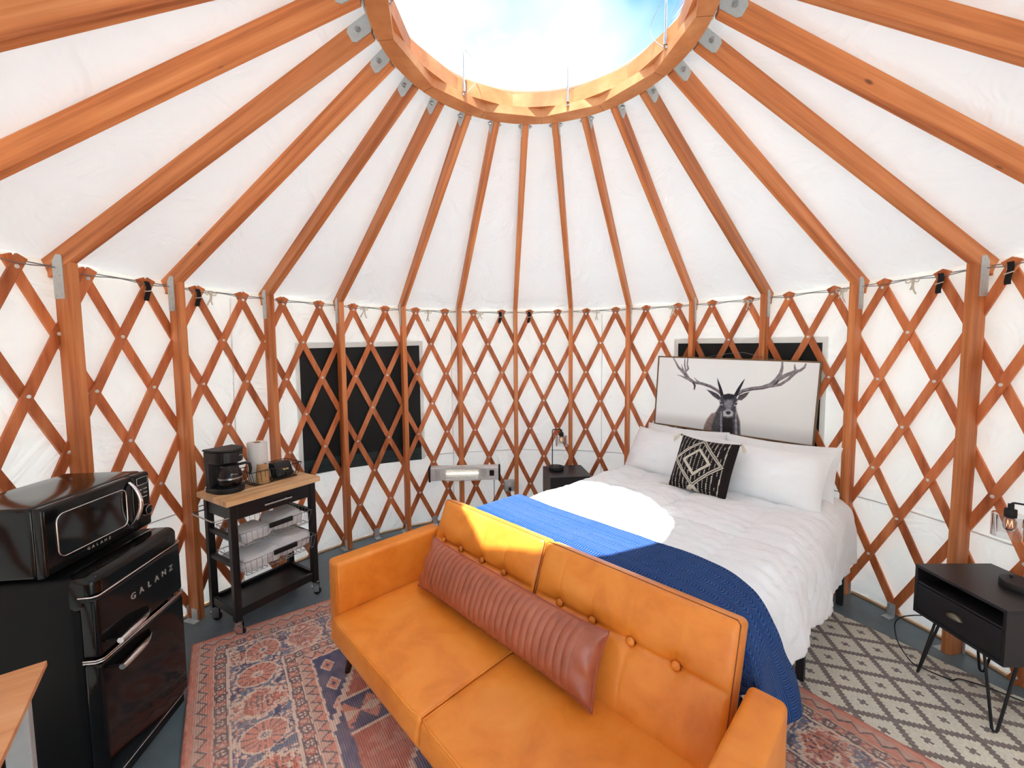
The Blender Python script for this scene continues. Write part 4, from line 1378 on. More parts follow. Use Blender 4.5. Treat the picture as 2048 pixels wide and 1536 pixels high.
def vnoise(x, y, seed=0):
    """value noise, vectorised"""
    xi = np.floor(x).astype(int); yi = np.floor(y).astype(int); fx = x - xi; fy = y - yi
    fx = fx * fx * (3 - 2 * fx); fy = fy * fy * (3 - 2 * fy)
    def h(a, b):
        n = (a * 374761393 + b * 668265263 + seed * 974711) & 0x7fffffff
        n = (n ^ (n >> 13)) * 1274126177 & 0x7fffffff
        return ((n ^ (n >> 16)) & 0xffff) / 65535.0
    return (h(xi, yi) * (1 - fx) + h(xi + 1, yi) * fx) * (1 - fy) + (h(xi, yi + 1) * (1 - fx) + h(xi + 1, yi + 1) * fx) * fy

PX0, PX1, PY0, PY1 = -1.38, 1.09, -1.53, 1.49
def persian(gx, gy):
    L = lambda *c: np.array(lin(*c)[:3])
    SAL, RUST, NAVY, BLUE, CREAM, PINK, DARK = L(214, 138, 118), L(188, 96, 78), L(22, 58, 108), L(88, 112, 138), L(228, 204, 186), L(208, 168, 152), L(84, 70, 82)
    sh = gx.shape
    C = np.empty(sh + (3,)); C[:] = PINK
    def put(m, c): C[m] = c
    dl, dr, db, df = gx - PX0, PX1 - gx, gy - PY0, PY1 - gy
    dx = np.minimum(dl, dr); dy = np.minimum(db, df)
    d = np.minimum(dx, dy)
    along = np.where(dx < dy, gy, gx)           # coordinate along the border
    # wobble so that edges look hand-woven
    wob = (vnoise(gx * 40, gy * 40, 3) - 0.5) * 0.010
    D = d + wob; A = along + wob
    # --- outer guard
    put(D < 0.034, SAL)
    put(D < 0.008, RUST)
    zz = np.abs(((A / 0.075) % 1) * 2 - 1)
    m = (D > 0.034) & (D < 0.105); put(m, PINK)
    put(m & (np.abs(D - 0.045 - 0.038 * zz) < 0.006), DARK)
    put(m & (D > 0.052 + 0.04 * zz), SAL)
    # --- small rosette guards
    def guard(a, b, per, ground):
        c = (a + b) / 2; m = (D > a) & (D < b); put(m, ground)
        ph = ((A / per) % 1 - 0.5) * per
        r = np.hypot(ph, D - c)
        put(m & (r < (b - a) * 0.42), CREAM); put(m & (np.abs(r - (b - a) * 0.36) < 0.0055), DARK)
        put(m & (r < (b - a) * 0.3) & ((np.abs(ph) < 0.003) | (np.abs(D - c) < 0.003)), DARK)
        ph2 = (((A / per) + 0.5) % 1 - 0.5) * per
        put(m & (np.abs(np.abs(ph2) + np.abs(D - c) * 0.8 - 0.017) < 0.005), RUST)
        put(m & (np.abs(D - a) < 0.005), CREAM); put(m & (np.abs(D - b) < 0.005), CREAM)
        put(np.abs(D - a - 0.007) < 0.003, DARK); put(np.abs(D - b + 0.007) < 0.003, DARK)
    guard(0.105, 0.165, 0.085, PINK)
    guard(0.415, 0.475, 0.085, PINK)
    # --- main border: blue ground, big rosettes, stepped red blocks, cream animals
    a, b = 0.165, 0.415; c = (a + b) / 2
    m = (D > a) & (D < b); put(m, BLUE)
    n1 = vnoise(gx * 34, gy * 34, 8); n2 = vnoise(gx * 55, gy * 55, 21)
    put(m & (n1 > 0.62), NAVY)
    per = 0.42
    ph = ((A / per) % 1 - 0.5) * per
    sn = np.round(np.abs(np.abs(ph) - per / 2) / 0.014) * 0.014; sd = np.round(np.abs(D - c) / 0.014) * 0.014
    blk = m & (sn * 0.75 + sd * 0.45 < 0.066); put(m & (sn * 0.75 + sd * 0.45 < 0.082), CREAM); put(blk, SAL)
    put(blk & (np.abs(((D / 0.022) % 1) - 0.5) < 0.16) & (sn < 0.05), DARK)
    put(blk & (n2 > 0.72), RUST)
    put(m & (np.abs(n1 - 0.5) < 0.05), CREAM); put(m & (np.abs(n2 - 0.52) < 0.035), DARK); put(m & (np.abs(n2 - 0.3) < 0.03), SAL)
    r = np.hypot(ph, (D - c) * 0.92) * 1.12; th = np.arctan2(D - c, ph)
    put(m & (r < 0.098), CREAM); pet = np.abs(np.sin(th * 7))
    put(m & (r < 0.088) & (r > 0.024), SAL); put(m & (r < 0.088) & (r > 0.024) & (pet < 0.30), DARK)
    put(m & (r < 0.028), CREAM); put(m & (r < 0.018) & (np.abs(np.sin(th * 4)) < 0.6), NAVY)
    # little cream figures between
    ph3 = (((A / (per / 2)) + 0.5) % 1 - 0.5) * per / 2
    fig = m & (np.abs(np.abs(ph3) - 0.0) < 0.085) & (np.abs(np.abs(D - c) - 0.088) < 0.022) & (r > 0.1)
    fig &= np.sin(A * 210) + np.sin(D * 160 + A * 60) > 0.1
    put(fig, CREAM); put(fig & (n2 > 0.55), SAL)
    put(m & ((np.abs(D - a - 0.004) < 0.004) | (np.abs(D - b + 0.004) < 0.004)), CREAM)
    # --- third guard with zigzag
    m = (D > 0.475) & (D < 0.535); put(m, PINK)
    zz = np.abs(((A / 0.06) % 1) * 2 - 1)
    put(m & (np.abs(D - 0.485 - 0.04 * zz) < 0.006), DARK); put(m & (D > 0.494 + 0.04 * zz), SAL)
    put(np.abs(D - 0.535) < 0.005, CREAM)
    # --- field
    f = D > 0.54
    put(f, RUST); put(f & (n1 > 0.6), SAL * 0.86)
    put(f & (D < 0.60), NAVY)
    # stepped navy corner fields with leaf motifs
    q = 0.016
    sx_ = np.floor((dx - 0.54) / q) * q; sy_ = np.floor((dy - 0.54) / q) * q
    cor = f & (sx_ * 1.1 + sy_ * 0.55 < 0.25); put(f & (sx_ * 1.1 + sy_ * 0.55 < 0.285), CREAM); put(cor, NAVY)
    cx = np.round(gx / 0.13) * 0.13; cy = np.round((gy + np.round(gx / 0.13) * 0.05) / 0.15) * 0.15 - np.round(gx / 0.13) * 0.05
    rr_ = np.abs(gx - cx) / 0.036 + np.abs(gy - cy) / 0.055
    put(cor & (rr_ < 1.0), CREAM); put(cor & (rr_ < 0.78), SAL); put(cor & (rr_ < 0.3), NAVY)
    # stepped central medallion
    mx, my = (PX0 + PX1) / 2, (PY0 + PY1) / 2
    ax = np.floor(np.abs(gx - mx) / 0.02) * 0.02; ay = np.floor(np.abs(gy - my) / 0.02) * 0.02
    s = (ax * 1.25 + ay) * 1.35
    put(f & (s < 0.92) & (s >= 0.84), CREAM); put(f & (s < 0.88), NAVY); put(f & (s < 0.66), CREAM); put(f & (s < 0.62), RUST)
    ring = f & (s < 0.84) & (s > 0.68)
    put(ring & (rr_ < 1.0), SAL); put(ring & (rr_ < 0.5), CREAM)
    # band of triangles crossing the field (the navy cartouche)
    bd = np.abs(gy - (PY0 + 1.02)); m = f & (bd < 0.10) & (dx > 0.60) & (gx < mx)
    put(m, NAVY); put(f & (np.abs(bd - 0.106) < 0.008) & (dx > 0.60) & (gx < mx), CREAM)
    tz = np.abs(((gx / 0.11) % 1) * 2 - 1)
    put(m & (bd < 0.085 * tz) & (vnoise(gx * 60, gy * 60, 5) > 0.25), SAL)
    put(m & (bd < 0.03 * tz), CREAM)
    # fade, wear and weave
    fade = 0.07 + 0.2 * vnoise(gx * 5, gy * 5, 17) + 0.14 * vnoise(gx * 22, gy * 22, 31)
    tgt = L(222, 190, 176)
    C = C * (1 - fade[..., None]) + tgt * fade[..., None]
    C *= (0.86 + 0.22 * vnoise(gx * 160, gy * 50, 2))[..., None]
    line = 0.93 + 0.07 * np.sign(np.sin(gx * 2 * PI / 0.010))
    return np.clip(C * line[..., None] * 1.22, 0, 1)
rug_print('persian_rug', M_['persian'], math.radians(33), PX0, PX1, PY0, PY1, 0.005, persian, 0.008, 0.009, 'faded red and navy Persian style rug under the tan sofa')
rug_print('diamond_rug', M_['diamond'], math.radians(26.5), 0.75, 2.01, -0.35, 1.22, 0.2, None, 0.008, 0.0, 'cream rug with brown stepped diamonds beside the bed, under the nightstand')
dr = bpy.data.objects['diamond_rug']
# lattice phase so that a cross falls on (1.968, 0.549)
_a = math.radians(26.5)

# ------------------------------------------------------------------ rolling cart
CL, CD, CZ = 0.586, 0.371, 0.8406
cart = empty('kitchen_cart', (-1.764, 0.905, 0), 0.984, 'black rolling kitchen cart with butcher-block top and wire baskets', 'cart')
n = 9
for k in range(n):
    y0 = -CD / 2 + CD * k / n
    m = MB()
    m.box(-CL / 2, CL / 2, y0 + 0.0002, y0 + CD / n - 0.0002, CZ - 0.032, CZ)
    m.build('plank', M_['plank'], cart, bevel=0.0012, seg=1)
lx, ly = CL / 2 - 0.045, CD / 2 - 0.04
for x in (-lx, lx):
    for y in (-ly, ly):
        m = MB(); m.box(x - 0.019, x + 0.019, y - 0.019, y + 0.019, 0.095, CZ - 0.032); m.build('leg', M_['black'], cart, bevel=0.002)
# apron and drawer
for (x0, x1, y0, y1) in ((-lx, lx, ly - 0.008, ly + 0.01), (-lx - 0.01, -lx + 0.008, -ly, ly), (lx - 0.008, lx + 0.01, -ly, ly)):
    m = MB(); m.box(x0, x1, y0, y1, CZ - 0.128, CZ - 0.033); m.build('apron', M_['black'], cart, bevel=0.001)
m = MB(); m.box(-lx + 0.021, lx - 0.021, -ly - 0.017, -ly + 0.005, CZ - 0.128, CZ - 0.037); dw = m.build('drawer', M_['black'], cart, bevel=0.002)
m = MB(); m.tube([(-0.085, -ly - 0.045, CZ - 0.082), (0.085, -ly - 0.045, CZ - 0.082)], 0.006, 10)
for x in (-0.06, 0.06): m.tube([(x, -ly - 0.045, CZ - 0.082), (x, -ly - 0.016, CZ - 0.082)], 0.0045, 8)
m.build('drawer_pull', M_['steel'], dw, smooth=50)
# towel bar at the left end
m = MB(); m.tube([(-lx - 0.01, -ly + 0.0, CZ - 0.11), (-lx - 0.085, -ly + 0.01, CZ - 0.11), (-lx - 0.095, -ly + 0.02, CZ - 0.11), (-lx - 0.095, ly - 0.02, CZ - 0.11), (-lx - 0.085, ly - 0.01, CZ - 0.11), (-lx - 0.01, ly, CZ - 0.11)], 0.004, 8)
m.build('towel_bar', M_['steel'], cart, smooth=50)
# side rails that carry the baskets
for x in (-lx, lx):
    for z in (0.60, 0.435):
        m = MB(); m.box(x - 0.012, x + 0.012, -ly, ly, z - 0.014, z + 0.014); m.build('side_rail', M_['black'], cart, bevel=0.002)
# bottom shelf with lip
m = MB(); m.box(-lx, lx, -ly, ly, 0.125, 0.14); m.build('shelf', M_['black'], cart, bevel=0.002)
for (x0, x1, y0, y1) in ((-lx, lx, -ly - 0.012, -ly + 0.012), (-lx, lx, ly - 0.012, ly + 0.012), (-lx - 0.012, -lx + 0.012, -ly, ly), (lx - 0.012, lx + 0.012, -ly, ly)):
    m = MB(); m.box(x0, x1, y0, y1, 0.115, 0.165); m.build('shelf_rail', M_['black'], cart, bevel=0.002)
# casters
for x in (-lx, lx):
    for y in (-ly, ly):
        m = MB(); m.lathe([(0.016, 0.085), (0.016, 0.096)], 14)
        for s in (-1, 1): m.box(-0.014, 0.026, s * 0.011 - 0.0015, s * 0.011 + 0.0015, 0.022, 0.088)
        m.box(-0.008, 0.02, -0.012, 0.012, 0.08, 0.088)
        f = m.build('caster_fork', M_['chrome'], cart, loc=(x, y, 0), rot=(0, 0, -0.8))
        m = MB(); m.lathe([(0.012, -0.009), (0.024, -0.0085), (0.026, -0.004), (0.026, 0.004), (0.024, 0.0085), (0.012, 0.009)], 22, Matrix.Translation((0.014, 0, 0.026)) @ Matrix.Rotation(PI / 2, 4, 'X'))
        m.build('caster_wheel', M_['matt_black'], f, smooth=40)
        m = MB(); m.box(-0.022, 0.0, -0.014, 0.014, 0.05, 0.062); m.build('brake_tab', M_['chrome'], f, bevel=0.002)
# pull-out wire baskets
def wire_basket(z, pull):
    g = MB(); x0, x1, y0, y1, z0, z1 = -lx + 0.022, lx - 0.022, -ly - 0.02 - pull, ly - 0.03, z - 0.075, z + 0.012
    r = 0.002
    for zz, ins in ((z1, 0), (z0, 0.016)):
        g.tube([(x0 + ins, y0 + ins, zz), (x1 - ins, y0 + ins, zz), (x1 - ins, y1 - ins, zz), (x0 + ins, y1 - ins, zz)], r * (1.5 if ins == 0 else 1), 6, closed=True)
    for t in np.linspace(0, 1, 15):
        x = x0 + (x1 - x0) * t; xi = x0 + 0.016 + (x1 - x0 - 0.032) * t
        g.tube([(x, y0, z1), (xi, y0 + 0.016, z0), (xi, y1 - 0.016, z0), (x, y1, z1)], r * 0.8, 5)
    for t in np.linspace(0, 1, 9)[1:-1]:
        y = y0 + (y1 - y0) * t
        g.tube([(x0, y, z1), (x0 + 0.016, y, z0), (x1 - 0.016, y, z0), (x1, y, z1)], r * 0.8, 5)
    b = g.build('wire_basket', M_['steel'], cart, smooth=60)
    h = MB(); h.rbox(0.15, 0.014, 0.032, 0.006, (4, 1, 1)); h.build('basket_grip', M_['black'], b, smooth=60, loc=((x0 + x1) / 2 + 0.015, y0 - 0.004, z1 - 0.008))
    return (x0, x1, y0, y1, z0)
B1 = wire_basket(0.612, 0.012); B2 = wire_basket(0.447, 0.05)
CM = Matrix.Translation((-1.764, 0.905, 0)) @ Matrix.Rotation(0.984, 4, 'Z')
def on_cart(o, x, y, z, rz=0.0):
    p = CM @ Vector((x, y, z)); o.location = p; o.rotation_euler = (0, 0, 0.984 + rz)
    return o
def towel(L, W, H, seed):
    m = MB()
    def fn(P):
        x, y, z = P[:, 0], P[:, 1], P[:, 2]
        n = np.array([nz3(a * 9 + seed, b * 9, seed) for a, b in zip(x, y)])
        n2 = np.array([nz3(a * 25 + seed, c * 40, seed + 2) for a, c in zip(x, z)])
        P[:, 2] += (0.014 * n + 0.004 * n2) * np.clip(z / (H / 2) * 0.5 + 0.5, 0, 1)
        P[:, 1] += 0.008 * n2; P[:, 0] += 0.006 * n
        lay = np.where(np.abs(y) > W / 2 - 0.03, 0.005 * np.sign(y) * np.sin(z / H * 2 * PI * 1.5), 0)
        P[:, 1] += lay
        return P
    m.rbox(L, W, H, H * 0.42, (14, 12, 4), fn, rs=4)
    return m
for (L, W, H, x, y, z, rz, sd, lab) in ((0.19, 0.20, 0.075, -0.115, -0.05, B1[4] + 0.04, 0.1, 1, 'folded white hand towel at the left of the upper wire basket'),
        (0.20, 0.21, 0.095, 0.10, -0.03, B1[4] + 0.05, -0.05, 4, 'folded white hand towel at the right of the upper wire basket'),
        (0.24, 0.27, 0.085, -0.11, -0.055, B2[4] + 0.045, 0.05, 8, 'folded white bath towel at the left of the lower wire basket'),
        (0.25, 0.26, 0.11, 0.10, -0.045, B2[4] + 0.058, 0.2, 12, 'plump folded white bath towel at the right of the lower wire basket')):
    o = towel(L, W, H, sd).build('folded_towel', M_['terry'], smooth=180)
    on_cart(o, x, y, z, rz); tag(o, lab, 'towel', 'folded white towels on the cart')

# ---- coffee maker
cm_ = empty('coffee_maker', (0, 0, 0), 0, 'black drip coffee maker with glass carafe on the cart', 'coffee maker')
on_cart(cm_, -0.178, 0.045, CZ, 0.1)
def dshape(w, d0, d1, n=18):   # D-shaped plan: flat back at y=d1, round front
    pts = [(w, d1), (-w, d1)]
    for k in range(n + 1):
        a = PI + PI * k / n
        pts.append((w * math.cos(a), d0 * -math.sin(a) * -1))
    return pts
m = MB(); m.prism(dshape(0.085, 0.10, 0.085), 0.0, 0.032); m.build('base', M_['black'], cm_, bevel=0.006, seg=3)
m = MB(); m.box(-0.085, 0.085, 0.025, 0.085, 0.03, 0.20); m.build('water_tank', M_['black'], cm_, bevel=0.012, seg=3)
m = MB(); m.prism(dshape(0.085, 0.088, 0.085), 0.185, 0.255); m.build('brew_head', M_['black'], cm_, bevel=0.006, seg=3)
m = MB(); m.prism(dshape(0.089, 0.092, 0.088), 0.256, 0.268); m.build('lid', M_['matt_black'], cm_, bevel=0.004, seg=2)
m = MB(); m.lathe([(0.06, 0.032), (0.062, 0.036), (0.0, 0.037)], 28, Matrix.Translation((0, -0.028, 0))); m.build('hot_plate', M_['matt_black'], cm_, smooth=40)
m = MB(); m.lathe([(0.0, 0.038), (0.05, 0.038), (0.062, 0.055), (0.063, 0.09), (0.055, 0.13), (0.046, 0.155)], 32, Matrix.Translation((0, -0.028, 0)), cap=False); cf = m.build('carafe', M_['glass'], cm_, smooth=70)
m = MB(); m.lathe([(0.0635, 0.083), (0.0648, 0.084), (0.0648, 0.092), (0.0635, 0.093)], 32, Matrix.Translation((0, -0.028, 0)), cap=False); m.build('carafe_band', M_['steel'], cf, smooth=40)
m = MB(); m.lathe([(0.046, 0.154), (0.05, 0.156), (0.05, 0.168), (0.02, 0.176), (0.0, 0.177)], 28, Matrix.Translation((0, -0.028, 0))); m.build('carafe_lid', M_['black'], cf, smooth=40)
m = MB(); m.tube([(0.045, -0.05, 0.162), (0.075, -0.06, 0.165), (0.098, -0.066, 0.155), (0.103, -0.067, 0.12), (0.098, -0.066, 0.085)], [0.009, 0.009, 0.0095, 0.0095, 0.007], 10); m.build('carafe_handle', M_['black'], cf, smooth=60)
m = MB(); m.box(-0.004, 0.022, -0.0905, -0.0885, 0.223, 0.229, Matrix.Rotation(0.35, 4, 'Z')); m.build('badge', M_['letter'], cm_)
# ---- wire caddy with paper roll, cups, packets
wb = empty('wire_caddy', (0, 0, 0), 0, 'black wire caddy on the cart top holding paper goods', 'basket'); on_cart(wb, 0.085, 0.055, CZ, 0.0)
m = MB(); w1, d1, w0, d0, hh = 0.165, 0.098, 0.14, 0.08, 0.095
m.tube([(-w1, -d1, hh), (w1, -d1, hh), (w1, d1, hh), (-w1, d1, hh)], 0.0028, 6, closed=True)
m.tube([(-w0, -d0, 0.004), (w0, -d0, 0.004), (w0, d0, 0.004), (-w0, d0, 0.004)], 0.0028, 6, closed=True)
m.build('rim', M_['matt_black'], wb, smooth=50)
m = MB()
for t in np.linspace(-1, 1, 13):
    m.tube([(t * w1, -d1, hh), (t * w0, -d0, 0.004), (t * w0, d0, 0.004), (t * w1, d1, hh)], 0.0016, 5)
for t in np.linspace(-1, 1, 7):
    m.tube([(-w1, t * d1, hh), (-w0, t * d0, 0.004), (w0, t * d0, 0.004), (w1, t * d1, hh)], 0.0016, 5)
m.build('wires', M_['matt_black'], wb, smooth=50)['kind'] = 'stuff'
pr_ = empty('paper_towel_roll', (0, 0, 0), 0, 'white paper towel roll standing in the wire caddy', 'paper roll'); on_cart(pr_, 0.022, 0.078, CZ + 0.006)
m = MB(); m.lathe([(0.021, 0.0), (0.058, 0.0), (0.0595, 0.004), (0.0595, 0.255), (0.058, 0.258), (0.021, 0.258), (0.021, 0.0)], 40, cap=False); m.build('roll', M_['paper'], pr_, smooth=40)
m = MB(); m.lathe([(0.0195, 0.001), (0.0205, 0.001), (0.0205, 0.259), (0.0195, 0.259), (0.0195, 0.001)], 28, cap=False); m.build('core', M_['cup'], pr_, smooth=40)
m = MB(); m.grid(lambda u, v: (0.0595 * math.cos(-0.9) + 0.075 * u * u * (1 - v), -0.0597 * math.sin(0.9) + 0.05 * u, 0.005 + v * (0.25 - 0.15 * u)), 8, 10); solid(m.build('loose_sheet', M_['paper'], pr_, smooth=180), 0.001)
for j, (x, y) in enumerate(((-0.045, 0.008), )):
    o = empty('paper_cups', (0, 0, 0), 0, 'upturned stack of brown kraft paper cups in the wire caddy', 'cup'); on_cart(o, x + 0.055, y - 0.004, CZ + 0.006)
    for k in range(3):
        m = MB(); z = k * 0.016
        m.lathe([(0.041, z), (0.042, z + 0.004), (0.040, z + 0.006), (0.029, z + 0.092), (0.027, z + 0.092), (0.026, z + 0.086), (0.0, z + 0.086)], 28, cap=False); m.build('cup', M_['cup'], o, smooth=40)
for k in range(6):
    o = empty('snack_packet', (0, 0, 0), 0, 'glossy black packet, %s in the leaning bundle inside the wire caddy' % ('rearmost', 'fifth from the front', 'fourth from the front', 'third from the front', 'second from the front', 'frontmost, with the tan label')[k], 'packet', 'black packets in the caddy')
    m = MB(); m.rbox(0.12, 0.012, 0.10, 0.005, (6, 2, 6), lambda P: P + np.stack([0 * P[:, 0], 0.002 * np.sin(P[:, 2] * 90 + P[:, 0] * 40), 0 * P[:, 0]], 1)); m.build('pouch', M_['packet'], o, smooth=180, loc=(0, 0, 0.045), rot=(-0.45, 0, 0.05 * (k % 3)))
    if k == 5:
        m = MB(); m.box(-0.035, 0.03, -0.0085, -0.0065, -0.014, -0.002); m.build('label', M_['tan_label'], o, loc=(0, 0, 0.045), rot=(-0.45, 0, 0))
    on_cart(o, 0.155 + 0.004 * (k % 2), 0.098 - 0.015 * k, CZ + 0.006 + 0.002 * k)

# ------------------------------------------------------------------ fridge and microwave
FX, FY, FA = -1.7201, -0.0582, 1.6716
fr = empty('mini_fridge', (FX, FY, 0), FA, 'black retro mini fridge with chrome trim and handles, under the microwave', 'fridge')
GB = M_['gloss_black']; W = 0.464
m = MB(); m.rbox(W, 0.46, 0.845, 0.03, (4, 4, 6), rs=4); m.build('body', M_['side_black'], fr, smooth=180, loc=(0, 0.285, 0.03 + 0.4225))
def topfn(P):
    f = np.clip((-P[:, 1] - 0.19) / 0.06, 0, 1)
    return P
m = MB(); m.rbox(W, 0.12, 0.15, 0.036, (8, 2, 2), rs=6); m.build('top_cap', GB, fr, smooth=180, loc=(0, 0.062, 0.803))
for nm, z0, z1 in (('freezer_door', 0.562, 0.792), ('fridge_door', 0.065, 0.540)):
    m = MB(); m.rbox(W, 0.06, z1 - z0, 0.014, (6, 2, 6), rs=4)
    d = m.build(nm, GB, fr, smooth=180, loc=(0, 0.03, (z0 + z1) / 2))
    zh = 0.607 if z1 > 0.6 else 0.503
    q = MB(); zl = zh - (z0 + z1) / 2
    prof = []
    for t in np.linspace(0, 1, 9):
        x = -0.205 + 0.20 * t; y = -0.078 + 0.012 * t + 0.02 * max(0, t - 0.7) / 0.3
        prof.append((x, y, zl))
    q.tube(prof, [0.011, 0.0125, 0.013, 0.0128, 0.012, 0.011, 0.0095, 0.007, 0.003], 12)
    q.build('handle_bar', M_['chrome'], d, smooth=60)
    q = MB(); q.prism([(-0.21, -0.029), (-0.2, -0.075), (-0.04, -0.066), (0.01, -0.029)], zl + 0.002, zl + 0.011); q.build('handle_bracket', GB, d, bevel=0.002)
for z in (0.798, 0.5475, 0.5565):
    m = MB(); r = 0.0035
    m.tube([(-W / 2 - 0.002, 0.055, z), (-W / 2 - 0.003, 0.012, z), (-W / 2 + 0.006, 0.0, z), (-W / 2 + 0.014, -0.0025, z), (W / 2 - 0.014, -0.0025, z), (W / 2 - 0.006, 0.0, z), (W / 2 + 0.003, 0.012, z), (W / 2 + 0.002, 0.055, z)], r, 8)
    m.build('chrome_trim', M_['chrome'], fr, smooth=60)
m = MB(); m.box(-W / 2 + 0.01, W / 2 - 0.01, 0.02, 0.4, 0.0, 0.05); m.build('plinth', M_['matt_black'], fr)
m = MB(); m.tube([(-W / 2 + 0.005, -0.002, 0.068), (W / 2 - 0.005, -0.002, 0.068)], 0.003, 6); m.build('chrome_trim', M_['chrome'], fr, smooth=60)
TF = lambda x, y, z: Matrix.Translation((x, y, z)) @ Matrix.Rotation(PI / 2, 4, 'X')
xs = np.linspace(-0.065, 0.157, 6)
for ch, x in zip('GALANZ', xs):
    text(ch, 0.036, 0.0012, 'letter', M_['letter'], fr, TF(x, -0.0015, 0.700))

MX, MY, MA = -1.8313, -0.0893, 1.6395
mw = empty('microwave', (MX, MY, 0.8785), MA, 'black retro microwave oven standing on the mini fridge', 'microwave')
W, D, H0 = 0.489, 0.344, 0.256; zo = 0.0135
m = MB(); m.rbox(W, D - 0.03, H0, 0.014, (4, 4, 4), rs=4); m.build('body', GB, mw, smooth=180, loc=(0, 0.03 + (D - 0.03) / 2, zo + H0 / 2))
m = MB(); m.rbox(W * 0.80, 0.036, H0 - 0.004, 0.012, (6, 1, 4), rs=4); dr_ = m.build('door', GB, mw, smooth=180, loc=(-W * 0.10, 0.016, zo + H0 / 2))
m = MB(); m.rbox(W * 0.196, 0.036, H0 - 0.004, 0.012, (4, 1, 4), rs=4); cpn = m.build('control_panel', GB, mw, smooth=180, loc=(W * 0.40, 0.016, zo + H0 / 2))
def rrect(x0, x1, z0, z1, r, n=6):
    q = []
    for (cx, cz, a0) in ((x1 - r, z1 - r, 0), (x0 + r, z1 - r, PI / 2), (x0 + r, z0 + r, PI), (x1 - r, z0 + r, 3 * PI / 2)):
        for k in range(n + 1):
            a = a0 + PI / 2 * k / n; q.append((cx + r * math.cos(a), cz + r * math.sin(a)))
    return q
rr4 = rrect(-0.148, 0.155, -0.075, 0.085, 0.028)
m = MB(); m.tube([(x, -0.0195, z) for x, z in rr4], 0.0028, 8, closed=True); m.build('window_trim', M_['chrome'], dr_, smooth=60)
N_ = NT('microwave_glass'); N_.col(N_.ramp(N_.noise(N_.coord('Object'), 200, 2), [(0.4, lin(14, 14, 15)), (0.6, lin(20, 20, 21))])).set(rough=0.06, spec=0.7); M_['mwglass'] = N_.m
m = MB(); Mx = Matrix(((1, 0, 0, 0), (0, 0, 1, 0), (0, 1, 0, 0), (0, 0, 0, 1))); m.prism(rr4, -0.0193, -0.0183, Mx); m.build('window_pane', M_['mwglass'], dr_)
q = MB(); pts = []; rad = []
for t in np.linspace(0, 1, 15):
    pts.append((0.172 + 0.012 * math.sin(PI * t), -0.02 - 0.034 * math.sin(PI * t) ** 0.7, -0.085 + 0.19 * t)); rad.append(0.0045 + 0.005 * math.sin(PI * (0.15 + 0.75 * t)))
q.tube(pts, rad, 12); q.build('handle', M_['chrome'], dr_, smooth=60)
for ch, x in zip('GALANZ', np.linspace(-0.032, 0.062, 6)):
    text(ch, 0.016, 0.0006, 'letter', M_['letter'], dr_, TF(x, -0.0186, -0.093))
m = MB(); m.tube([(x, -0.0185, z) for x, z in rrect(-0.029, 0.032, 0.075, 0.107, 0.005)], 0.0016, 6, closed=True); m.build('display_trim', M_['chrome'], cpn, smooth=60)
m = MB(); m.prism(rrect(-0.029, 0.032, 0.075, 0.107, 0.005), -0.0188, -0.0181, Mx); m.build('display', M_['screen'], cpn)
for z in (0.052, 0.034, 0.016):
    for x in ((-0.015, 0.016) if z > 0.02 else (0.0,)):
        m = MB(); m.box(x - (0.011 if z > 0.02 else 0.025), x + (0.011 if z > 0.02 else 0.025), -0.0195, -0.018, z - 0.002, z + 0.002); m.build('button', M_['letter'], cpn)
m = MB(); m.lathe([(0.026, 0.0), (0.026, 0.006), (0.021, 0.007), (0.021, 0.02), (0.018, 0.022), (0.0, 0.022)], 28, Matrix.Translation((0.004, -0.018, -0.045)) @ Matrix.Rotation(PI / 2, 4, 'X')); kn = m.build('knob', GB, cpn, smooth=40)
for r, y in ((0.0255, -0.024), (0.02, -0.0395)):
    m = MB(); m.tube([(0.004 + r * math.cos(a), y, -0.045 + r * math.sin(a)) for a in np.linspace(0, 2 * PI, 28, endpoint=False)], 0.0015, 6, closed=True); m.build('knob_ring', M_['chrome'], kn, smooth=60)
for k in range(7):
    m = MB(); m.box(-W / 2 - 0.0008, -W / 2 + 0.002, 0.16, 0.23, zo + 0.06 + k * 0.012, zo + 0.064 + k * 0.012); m.build('vent_slot', M_['grey_plastic'], mw)
for x in (-0.2, 0.2):
    for y in (0.05, 0.3):
        m = MB(); m.lathe([(0.014, 0.0), (0.016, 0.015)], 12, Matrix.Translation((x, y, 0))); m.build('foot', M_['matt_black'], mw)

# ------------------------------------------------------------------ small table at the lower left
TA = math.radians(216)
tb = empty('side_table', (-1.608, -0.54, 0), TA, 'wood-topped table with white metal legs cropped by the lower left corner', 'table')
# local x runs along the 212 degree edge, local y along the 302 degree edge
m = MB(); m.box(0, 0.52, 0, 0.95, 0.732, 0.75); m.build('table_top', M_['table'], tb, bevel=0.002)
for x, y in ((0.03, 0.03), (0.47, 0.03), (0.03, 0.90), (0.47, 0.90)):
    m = MB(); m.box(x - 0.0, x + 0.05, y - 0.0, y + 0.04, 0, 0.731); m.build('leg', M_['white_metal'], tb, bevel=0.004)
m = MB(); m.box(0.03, 0.05, 0.07, 0.9, 0.66, 0.731); m.build('apron', M_['white_metal'], tb, bevel=0.003)
m = MB(); m.box(0.08, 0.47, 0.03, 0.05, 0.66, 0.731); m.build('apron', M_['white_metal'], tb, bevel=0.003)
